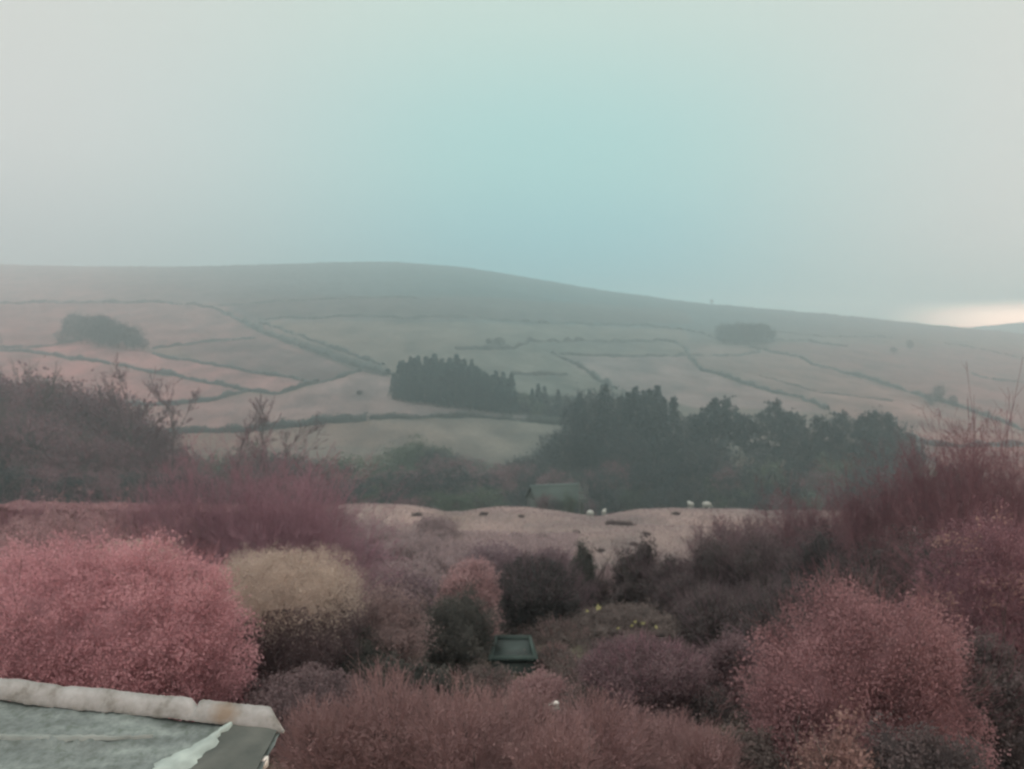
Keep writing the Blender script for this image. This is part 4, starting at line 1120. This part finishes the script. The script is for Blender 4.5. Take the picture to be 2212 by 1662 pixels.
bush('leafy_shrub', 2010, 1600, 9.4, 260, None, 'darkshrub', 'low dark shrub at the bottom right corner', n=13000, leaf=0.026, seed=114, amp=0.25, tmean=0.65)
bush('leafy_shrub', 1630, 1600, 10.5, 120, None, 'under', 'low olive brown shrub left of the rose brown bush', n=8000, leaf=0.026, seed=115, amp=0.25, tmean=0.55)
for i, (u, v, y, w, mt, lab) in enumerate([(1200, 1400, 18.5, 90, 'under', 'low olive brown clump right beside the green lidded box'), (1250, 1440, 16.5, 100, 'under', 'low olive brown clump in the middle of the rough lawn'), (1330, 1390, 19.5, 120, 'darkshrub', 'low dark clump behind the plum dome'),
                                          (1215, 1350, 22, 110, 'under', 'low brown clump between the dark domed evergreen and the yellow blossoms'), (1170, 1470, 15, 110, 'pinkshrub', 'low pinkish clump in front of the green lidded box'), (1050, 1462, 16, 90, 'under', 'low clump at the left foot of the green lidded box'), (1270, 1500, 14, 90, 'under', 'low clump at the left foot of the plum dome'), (1540, 1500, 14, 80, 'darkshrub', 'low dark clump between the plum dome and the narrow plum brown shrub'), (1665, 1480, 13.5, 90, 'darkshrub', 'low dark clump left of the rose brown bush')]):
    bush('low_clump', u, v, y, w, None, mt, lab, group='low clumps around the rough lawn', n=9000, leaf=0.022, seed=190 + i, amp=0.3, depth=0.7, core=0.55, rag=0.2, twig=90, twigmat='pinkshrub', tmean=0.55)
# bottom centre
GF = 'feathery rust brown shrubs along the bottom'
for i, (u, v, y, w, mt, lab) in enumerate([(700, 1555, 10.6, 170, 'rust', 'feathery rust shrub beside the end of the grey roof'), (835, 1515, 10.8, 230, 'rust', 'feathery rust shrub left of centre along the bottom'), (985, 1550, 10.4, 210, 'rust', 'feathery rust shrub in the bottom centre'),
                                           (1120, 1535, 11, 220, 'rust', 'feathery rust shrub below the green lidded box'), (1290, 1560, 10.4, 200, 'pinkshrub', 'pinkish shrub right of the grey post'), (1440, 1580, 11, 230, 'rust', 'feathery rust shrub below the plum dome'), (1200, 1605, 9.6, 170, 'rust', 'low rust shrub in front of the grey post'), (1530, 1600, 10.2, 140, 'rust', 'feathery rust shrub at the right end of the bottom row')]):
    bush('feathery_shrub', u, v, y, w, None, mt, lab, group=GF, n=30000, leaf=0.017, seed=130 + i, p=1.9, amp=0.2, depth=0.7, core=0.62, rag=0.25, twig=420, twigmat='rust', asp=0.3, tmean=0.5)
for i, (u, v, y, w, lab) in enumerate([(1090, 1450, 12.5, 90, 'pale bare stems reaching up in front of the green lidded box'), (905, 1440, 12.5, 70, 'thin pale stems rising left of the green lidded box'), (1250, 1180, 33, 60, 'thin bare stems at the foot of the pale field')]):
    twiggy('bare_sapling', u, v, y, w, 'pinkshrub', lab, 'thin bare stems', ns=9, seed=150 + i, kids=(5, 3), r0=0.007, spread=0.5, ratio=0.35)
bush('round_shrub', 640, 1470, 12.8, 240, None, 'brown_twig', 'dark brown shrub in the shade right of the roof, under the ochre topped conifer', n=17000, leaf=0.028, seed=160, amp=0.2, tmean=0.6)
bush('round_shrub', 880, 1440, 14.2, 170, None, 'dkgreen', 'dark green low shrub left of the green lidded box', n=13000, leaf=0.03, seed=161, amp=0.2, tmean=0.6)

# rush tufts on the near field
for i, (u, v, w) in enumerate([(1045, 1114, 18), (1127, 1118, 12), (1246, 1153, 16), (1119, 1161, 22), (1175, 1163, 24), (1325, 1134, 30), (1352, 1136, 36), (1462, 1113, 17), (1398, 1157, 16), (1301, 1193, 16), (1238, 1180, 14), (900, 1116, 20), (1370, 1180, 18)]):
    y = 40.0
    ys = np.arange(38, 112, 0.25); d = ray(u, v); hz = H(d[0] * ys, ys)
    k = np.where(hz >= d[2] * ys)[0]; y = ys[k[0]] if len(k) else 85.0
    r = np.random.default_rng(900 + i)
    wm = w / F * y
    nn = 260
    b = g(u, y)
    C = r.normal(size=(nn, 3)) * np.array([wm * 0.23, wm * 0.28, 0.02]); hh = np.clip(r.normal(0.22, 0.09, nn), 0.03, 0.45) * min(1.2, wm / 0.8)
    D = unit(r.normal(size=(nn, 3)) * [0.35, 0.35, 0.05] + [0, 0, 1])
    A = C - [0, 0, 0.05]; B = C + D * hh[:, None]
    V, Q = tubes(A, B, np.full(nn, 0.03), np.full(nn, 0.008), 3)
    o = Geo().add(V, Q, np.repeat(r.uniform(0.1, 0.9, nn), 6)).build('rush_tuft', M['rush'])
    o.location = b
    spots = {5: 'left of a pair of wide dark rush tufts below the sheep', 6: 'right of a pair of wide dark rush tufts below the sheep', 7: 'solitary dark round tuft just below the two right hand sheep', 0: 'dark tuft on the crest beside the green dip'}
    tag(o, spots.get(i, 'small dark rush tuft on the pale near field, %s' % ('left hump' if u < 950 else ('upper slope' if v < 1145 else 'lower slope')) ), 'rush tuft', 'rush tufts on the near field')

# stuff: grass of the near field and undergrowth of the garden
def ground_cover(name, n, urange, yrange, size, mat, label, seed, hgt, cat):
    r = np.random.default_rng(seed)
    y = yrange[0] + (yrange[1] - yrange[0]) * r.uniform(0, 1, n)
    u = r.uniform(*urange, n)
    if hgt < 0.3:
        ok = ~((np.abs(u - 1108) < 75) & (y > 15.5) & (y < 19.5)); u = u[ok]; y = y[ok]; n = len(y)
    x = (u - 1106) / F * y; z = H(x, y)
    C = np.stack([x, y, z + hgt * r.uniform(-0.1, 1, n)], 1)
    T = np.clip(0.5 + 0.22 * vnoise(x, y, 3.0, seed + 1) + r.normal(0, 0.14, n), 0, 1)
    o = Geo().add(*leaves(C, size * r.uniform(0.6, 1.4, n) * np.clip(y / yrange[1], 0.4, 1), T, r, 0.4)).build(name, M[mat])
    tag(o, label, cat, kind='stuff')


ground_cover('grass', 110000, (640, 2100), (40, 108), 0.10, 'grass', 'short dead grass on the rolling near field', 41, 0.07, 'grass')
ground_cover('undergrowth', 120000, (500, 2300), (7.5, 36), 0.045, 'under', 'tangled brown undergrowth between the garden shrubs', 42, 0.28, 'undergrowth')
ground_cover('bank_scrub', 50000, (640, 1250), (34, 66), 0.09, 'scrub', 'low mauve scrub and bracken on the near bank', 43, 0.35, 'scrub')

# ------------------------------------------------------------------ garden furniture
def cold_frame():
    y = 18.4
    b = g(1108, y); s = y / F
    root = empty('storage_box', b)
    wtop = 108 * s
    zt = at_y(1108, 1380, y)[2] - b[2]; ze = at_y(1108, 1430, y)[2] - b[2] + 0.10
    dpt = 1.0
    zf = at_y(1108, 1432, y - 0.5)[2] - b[2]
    mb = plain('dark_green_box', (0.018, 0.028, 0.026), (0.035, 0.05, 0.045), 5)
    mf = plain('teal_lid_frame', (0.018, 0.034, 0.031), (0.032, 0.052, 0.046), 6)
    mp = plain('lid_panel', (0.018, 0.03, 0.029), (0.03, 0.045, 0.042), 4, rough=0.6)
    mesh_np('body', *boxes([(0, 0, zf / 2 - 0.1, wtop * 0.86, dpt * 0.9, zf + 0.12)]), mb, root)
    zb = zf + 0.16
    def P(a, bb, off=0): # a across -1..1, bb 0 front..1 back
        return (a * wtop / 2 * (1 - 0.25 * bb), -dpt / 2 + bb * dpt, zf + (zb - zf) * bb + off)
    def slab(x0, x1, y0, y1, th, o):
        v = [P(x0, y0, o), P(x1, y0, o), P(x1, y1, o), P(x0, y1, o)]; v += [P(x0, y0, o + th), P(x1, y0, o + th), P(x1, y1, o + th), P(x0, y1, o + th)]
        return np.array(v), np.array([(0, 3, 2, 1), (4, 5, 6, 7), (0, 1, 5, 4), (1, 2, 6, 5), (2, 3, 7, 6), (3, 0, 4, 7)])
    G = Geo()
    for a in ((-1, -0.82, 0, 1), (0.82, 1, 0, 1), (-0.82, 0.82, 0, 0.13), (-0.82, 0.82, 0.87, 1)):
        G.add(*slab(*a, 0.06, 0.03))
    lid = G.build('lid_frame', mf, root)
    v, q = slab(-0.82, 0.82, 0.13, 0.87, 0.03, 0.03)
    mesh_np('lid_panel', v, q, mp, lid)
    mesh_np('back_board', *boxes([(0, dpt / 2 - 0.05, zf / 2 + 0.1, wtop * 0.7, 0.05, zf + 0.3)]), mb, root)
    tag(root, 'dark garden box with a sloping teal framed lid beside the lawn', 'storage box')


cold_frame()


def post():
    y = 11.6
    b = g(1193, y); h = at_y(1193, 1527, y)[2] - b[2]
    root = empty('garden_post', b)
    mg = plain('weathered_grey_post', (0.12, 0.14, 0.125), (0.22, 0.24, 0.215), 5, stretch=(6, 6, 1))
    mesh_np('post', *boxes([(0, 0, h / 2 - 0.1, 0.085, 0.085, h + 0.1)]), mg, root)
    mesh_np('post_head', *boxes([(0, 0, h - 0.015, 0.20, 0.16, 0.05), (0, 0, h - 0.06, 0.14, 0.12, 0.04)]), mg, root)
    t = np.linspace(0, math.pi, 9); V = []
    for a in t:
        for k in range(12):
            V.append((0.05 + 0.05 * math.sin(a) * math.cos(k * math.pi / 6), 0.04 * math.sin(a) * math.sin(k * math.pi / 6), h + 0.045 + 0.035 * math.cos(a)))
    Q = [(i * 12 + k, i * 12 + (k + 1) % 12, (i + 1) * 12 + (k + 1) % 12, (i + 1) * 12 + k) for i in range(8) for k in range(12)]
    o = mesh_np('white_pebble', np.array(V) + np.array(b), np.array(Q), m_white, smooth=True)
    tag(root, 'weathered grey garden post rising among the rust shrubs', 'post')
    tag(o, 'small rounded white stone lying on the head of the grey post', 'stone')


post()


# ------------------------------------------------------------------ the outbuilding roof at the lower left
def outbuilding():
    # the far edge of the roof is a level line from C0 (left, beyond the picture) to C1
    z0 = -2.62
    yL = -z0 * F / (1480 - 760); yR = -z0 * F / (1541 - 760)
    A = np.array([(-1106) / F * yL, yL, z0]); B = np.array([(566 - 1106) / F * yR, yR, z0])
    ex = (B - A) / np.linalg.norm(B - A)
    A = A - ex * 2.5
    Ln = np.linalg.norm(B - A)
    ey = np.array([ex[1], -ex[0], 0.0])          # towards the camera
    root = empty('outbuilding', A + np.array([0, 0, -3.0]))
    O = np.array(root.location)
    r = np.random.default_rng(5)

    def W(s, t, z): return A + ex * s + ey * t + np.array([0, 0, z]) - O
    wn = np.array([(-1.3, .0), (-0.62, 1)])
    # render wall under the roof
    def slab(s0, s1, t0, t1, za, zb):
        v = [W(s0, t0, za), W(s1, t0, za), W(s1, t1, za), W(s0, t1, za), W(s0, t0, zb), W(s1, t0, zb), W(s1, t1, zb), W(s0, t1, zb)]
        return np.array(v), np.array([(0, 3, 2, 1), (4, 5, 6, 7), (0, 1, 5, 4), (1, 2, 6, 5), (2, 3, 7, 6), (3, 0, 4, 7)])
    v, q = slab(0.1, Ln - 0.12, 0.12, 2.4, -3.3, -0.62)
    mesh_np('wall', v, q, plain('render_wall', (0.25, 0.25, 0.23), (0.34, 0.34, 0.31), 4), root)
    # capping strip with an uneven, chipped edge
    n = 320
    s = np.linspace(0, Ln + 0.02, n)
    sR = s - (Ln - 2.35)                            # metres from the left of the picture, roughly
    wob = 0.003 * vnoise(s, s * 0, 0.9, 71) + 0.003 * vnoise(s, s * 0, 0.12, 72)
    notch = np.zeros(n)
    for u, w, a in ((426, 0.035, 0.075), (126, 0.07, 0.022)):
        p_ = (u / 578) * (np.linalg.norm(B - A) - 2.5) + 2.5
        notch += 1.3 * a * np.exp(-np.abs((s - p_) / (w * 0.6)) ** 1.3)
    hump = np.zeros(n)
    for u, a in ((225, 0.008), (395, 0.006), (20, 0.01)):
        p_ = (u / 578) * (Ln - 2.5) + 2.5
        hump += a * np.exp(-((s - p_) / 0.10) ** 2)
    top = 0.0 + hump - notch * 0.55 + wob * 0.5
    bot = -0.172 + 0.006 * np.sin(s * 3.3 + 1) + 0.006 * vnoise(s, s * 0, 0.3, 73) + 0.003 * vnoise(s, s * 0, 0.08, 74)
    prof = []
    V = np.zeros((n, 6, 3))
    for i in range(n):
        V[i, 0] = W(s[i], -0.06, -0.16)
        V[i, 1] = W(s[i], -0.05, top[i] - 0.03)
        V[i, 2] = W(s[i], -0.045, top[i] - 0.004)
        V[i, 3] = W(s[i], 0.0, (top[i] + bot[i] + 0.055) * 0.5)
        V[i, 4] = W(s[i], 0.05, bot[i] + 0.055)
        V[i, 5] = W(s[i], 0.045, bot[i] + 0.03)
    # the end is cut on a slant
    for i in range(n):
        f = max(0.0, (s[i] - (Ln - 0.10)) / 0.10)
    ext = np.array([0.0, -0.02, 0.0, 0.07, 0.16, 0.15])
    wgt = np.clip((s - (Ln - 0.35)) / 0.35, 0, 1)
    V += (ext[None, :, None] * wgt[:, None, None]) * ex[None, None, :]
    idx = np.arange(n * 6).reshape(n, 6)
    Q = list(np.stack([idx[:-1, :-1], idx[:-1, 1:], idx[1:, 1:], idx[1:, :-1]], -1).reshape(-1, 4))
    e = idx[-1]
    Q += [(e[0], e[1], e[2], e[3]), (e[0], e[3], e[4], e[5])]
    mc = bpy.data.materials.new('mortar_capping'); mc.use_nodes = True
    t = mc.node_tree; bs = t.nodes['Principled BSDF']
    tcn = t.nodes.new('ShaderNodeTexCoord'); nn = t.nodes.new('ShaderNodeTexNoise'); nn.inputs['Scale'].default_value = 5.0; nn.inputs['Detail'].default_value = 12; nn.inputs['Roughness'].default_value = 0.65
    t.links.new(tcn.outputs['Object'], nn.inputs['Vector'])
    rr = ramp(t, [(0.34, (0.13, 0.13, 0.115)), (0.46, (0.215, 0.22, 0.21)), (0.66, (0.29, 0.30, 0.295))], 'LINEAR')
    t.links.new(nn.outputs['Fac'], rr.inputs[0])
    # one brown stain near the broken end
    st = W(Ln - 0.33, 0.03, -0.06)
    vm = t.nodes.new('ShaderNodeVectorMath'); vm.operation = 'DISTANCE'; vm.inputs[1].default_value = tuple(st)
    nd = t.nodes.new('ShaderNodeVectorMath'); nd.operation = 'MULTIPLY_ADD'; nd.inputs[1].default_value = (0.12, 0.12, 0.12)
    n3 = t.nodes.new('ShaderNodeTexNoise'); n3.inputs['Scale'].default_value = 9
    t.links.new(tcn.outputs['Object'], n3.inputs['Vector']); t.links.new(n3.outputs['Color'], nd.inputs[0]); t.links.new(tcn.outputs['Object'], nd.inputs[2])
    sb = t.nodes.new('ShaderNodeVectorMath'); sb.operation = 'SUBTRACT'; sb.inputs[1].default_value = (0.06, 0.06, 0.06)
    t.links.new(nd.outputs[0], sb.inputs[0]); t.links.new(sb.outputs[0], vm.inputs[0])
    mr = t.nodes.new('ShaderNodeMapRange'); mr.inputs['From Min'].default_value = 0.04; mr.inputs['From Max'].default_value = 0.15; mr.inputs['To Min'].default_value = 0.85; mr.inputs['To Max'].default_value = 0.0
    t.links.new(vm.outputs['Value'], mr.inputs['Value'])
    mx = t.nodes.new('ShaderNodeMix'); mx.data_type = 'RGBA'; mx.inputs[7].default_value = (0.16, 0.12, 0.08, 1)
    t.links.new(mr.outputs[0], mx.inputs[0]); t.links.new(rr.outputs[0], mx.inputs[6]); t.links.new(mx.outputs[2], bs.inputs['Base Color'])
    bp = t.nodes.new('ShaderNodeBump'); bp.inputs['Strength'].default_value = 0.35; bp.inputs['Distance'].default_value = 0.02
    t.links.new(nn.outputs['Fac'], bp.inputs['Height']); t.links.new(bp.outputs[0], bs.inputs['Normal'])
    bs.inputs['Roughness'].default_value = 0.9
    V += (0.0012 * r.normal(size=(n, 6, 1))) * np.array([0, 1, 1])
    mesh_np('capping', V.reshape(-1, 3), np.array(Q), mc, root, smooth=False)
    # roof sheet sloping down towards the viewer
    ns, ntt = 150, 44
    S = np.linspace(0, Ln + 0.13, ns); T_ = np.linspace(0.0, 2.3, ntt)
    SS, TT = np.meshgrid(S, T_)
    Zz = -0.15 - 0.20 * TT + 0.012 * np.sin(SS * 4 + TT * 2) + 0.008 * np.sin(SS * 9 - TT * 5) + 0.004 * r.normal(size=SS.shape)
    # a lapped fold across the sheet
    fold = 0.55 - 0.33 * (SS - 2.5) / (Ln - 3.0) + 0.02 * np.sin(SS * 2.1)
    Zz += 0.035 * np.exp(-((TT - fold) / 0.035) ** 2) * np.clip((Ln - 0.75 - SS) / 0.5, 0, 1)
    skew = -0.10 * TT * 0.0
    V = A + SS[..., None] * ex + TT[..., None] * ey + np.stack([np.zeros_like(Zz), np.zeros_like(Zz), Zz], -1) - O
    # right edge runs slightly outwards
    V = V + (np.clip((SS - Ln + 0.4) / 0.5, 0, 1) * TT * 0.19)[..., None] * ex
    idx = np.arange(ns * ntt).reshape(ntt, ns)
    Q = np.stack([idx[:-1, :-1], idx[1:, :-1], idx[1:, 1:], idx[:-1, 1:]], -1).reshape(-1, 4)
    # albedo: grey green sheet, pale weathered fold, darker mossy end panel, white sealant smear
    base = np.ones(SS.shape + (3,)) * np.array((0.105, 0.130, 0.126))
    base *= (1 + 0.10 * vnoise(SS, TT * 3, 0.8, 61) + 0.05 * vnoise(SS, TT, 0.2, 62))[..., None]
    m.nodes if False else None
    rs = mesh_np('roof_sheet', V.reshape(-1, 3), Q, roofmat(), root, col=base.reshape(-1, 3), smooth=True)
    # pale lap strip along the fold
    k = 120
    s2 = np.linspace(0, Ln - 0.75, k); f2 = 0.55 - 0.33 * (s2 - 2.5) / (Ln - 3.0) + 0.02 * np.sin(s2 * 2.1) + 0.006 * r.normal(size=k)
    wd = 0.030 * (1 + 0.35 * np.sin(s2 * 6) + 0.2 * r.normal(size=k)) * np.clip((Ln - 0.75 - s2) / 0.9, 0.15, 1)
    V = np.zeros((k, 4, 3))
    for i in range(k):
        for j, (a, zz) in enumerate(((-1, -0.012), (-0.5, 0.014), (0.5, 0.014), (1, -0.012))):
            t_ = f2[i] + a * wd[i]
            V[i, j] = W(s2[i], t_, -0.15 - 0.20 * t_ + 0.036 + zz)
    idx = np.arange(k * 4).reshape(k, 4)
    Q = np.stack([idx[:-1, :-1], idx[:-1, 1:], idx[1:, 1:], idx[1:, :-1]], -1).reshape(-1, 4)
    mesh_np('lap_strip', V.reshape(-1, 3), Q, plain('pale_lap', (0.15, 0.18, 0.17), (0.22, 0.25, 0.235), 4), rs, smooth=True)
    # end panel of darker felt, standing 6 mm proud
    nq = 26
    V = []
    for i in range(nq):
        t_ = 0.02 + 2.2 * i / (nq - 1)
        left = Ln - 0.30 - 0.20 * t_ + 0.02 * math.sin(i * 1.7) + t_ * 0.05
        for a in np.linspace(0, 1, 8):
            s_ = left + (Ln + 0.11 - left) * a + 0.19 * t_ * a
            V.append(W(s_, t_, -0.15 - 0.20 * t_ + 0.034 + 0.006 * math.sin(s_ * 20 + t_ * 7)))
    idx = np.arange(nq * 8).reshape(nq, 8)
    Q = np.stack([idx[:-1, :-1], idx[1:, :-1], idx[1:, 1:], idx[:-1, 1:]], -1).reshape(-1, 4)
    mesh_np('end_panel', np.array(V), Q, plain('dark_felt', (0.05, 0.06, 0.055), (0.095, 0.105, 0.095), 4), rs, smooth=True)
    # white sealant smear
    nq = 34
    V = []
    rr2 = np.random.default_rng(8)
    for i in range(nq):
        t_ = 0.03 + 1.0 * i / (nq - 1)
        c = Ln - 0.24 - 0.30 * t_
        w = 0.025 + 0.10 * max(0, min(1, (t_ - 0.06) * 2.2)) + 0.015 * math.sin(i * 0.9) + 0.012 * rr2.normal()
        if 6 < i < 12: c += 0.02; w *= 0.8
        for a in (-1, -0.6, 0, 0.6, 1):
            s_ = c + a * w
            V.append(W(s_, t_, -0.15 - 0.20 * t_ + (0.032 if abs(a) == 1 else 0.052)))
    idx = np.arange(nq * 5).reshape(nq, 5)
    Q = np.stack([idx[:-1, :-1], idx[1:, :-1], idx[1:, 1:], idx[:-1, 1:]], -1).reshape(-1, 4)
    mesh_np('sealant_smear', np.array(V), Q, plain('white_sealant', (0.15, 0.19, 0.18), (0.32, 0.39, 0.365), 5), rs, smooth=True)
    # small pale clip on the verge
    mesh_np('verge_clip', *slab(Ln + 0.16, Ln + 0.19, 0.30, 0.36, -0.27, -0.20), m_white, rs)
    tag(root, 'outbuilding with a grey green sheet roof and pale chipped capping in the lower left corner', 'outbuilding')


def roofmat():
    m = bpy.data.materials.new('roof_sheet'); m.use_nodes = True
    t = m.node_tree; b = t.nodes['Principled BSDF']
    a = t.nodes.new('ShaderNodeAttribute'); a.attribute_name = 'colour'
    tcn = t.nodes.new('ShaderNodeTexCoord'); mp = t.nodes.new('ShaderNodeMapping'); mp.inputs['Scale'].default_value = (0.8, 3.5, 1)
    n = t.nodes.new('ShaderNodeTexNoise'); n.inputs['Scale'].default_value = 1.6; n.inputs['Detail'].default_value = 8
    t.links.new(tcn.outputs['Object'], mp.inputs[0]); t.links.new(mp.outputs[0], n.inputs['Vector'])
    r = ramp(t, [(0.3, (0.68, 0.70, 0.70)), (0.5, (1, 1, 1)), (0.68, (1.4, 1.4, 1.38))], 'LINEAR'); t.links.new(n.outputs['Fac'], r.inputs[0])
    mx = t.nodes.new('ShaderNodeMix'); mx.data_type = 'RGBA'; mx.blend_type = 'MULTIPLY'; mx.inputs[0].default_value = 1
    t.links.new(a.outputs['Color'], mx.inputs[6]); t.links.new(r.outputs[0], mx.inputs[7])
    n4 = t.nodes.new('ShaderNodeTexNoise'); n4.inputs['Scale'].default_value = 14; n4.inputs['Detail'].default_value = 10; n4.inputs['Roughness'].default_value = 0.7
    t.links.new(tcn.outputs['Object'], n4.inputs['Vector'])
    r4 = ramp(t, [(0.35, (0.62, 0.66, 0.60)), (0.5, (1, 1, 1)), (0.66, (1.3, 1.3, 1.28))], 'LINEAR'); t.links.new(n4.outputs['Fac'], r4.inputs[0])
    m4 = t.nodes.new('ShaderNodeMix'); m4.data_type = 'RGBA'; m4.blend_type = 'MULTIPLY'; m4.inputs[0].default_value = 1
    t.links.new(mx.outputs[2], m4.inputs[6]); t.links.new(r4.outputs[0], m4.inputs[7]); t.links.new(m4.outputs[2], b.inputs['Base Color'])
    b.inputs['Roughness'].default_value = 0.6; b.inputs['Specular IOR Level'].default_value = 0.3
    return m


m = bpy.data.materials[0].node_tree
outbuilding()

# ------------------------------------------------------------------ the mist
hz = bpy.data.materials.new('haze'); hz.use_nodes = True
t = hz.node_tree; t.nodes.clear()
pv = t.nodes.new('ShaderNodeVolumePrincipled')
pv.inputs['Color'].default_value = (0.80, 0.965, 1.0, 1)
pv.inputs['Density'].default_value = 0.0012
pv.inputs['Anisotropy'].default_value = 0.72
out = t.nodes.new('ShaderNodeOutputMaterial'); t.links.new(pv.outputs[0], out.inputs['Volume'])
V, Q = boxes([(0, 960, 31, 8300, 2040, 162)])
o = mesh_np('haze', V, Q, hz)
tag(o, 'thin fog filling the valley and veiling the moor', kind='stuff')
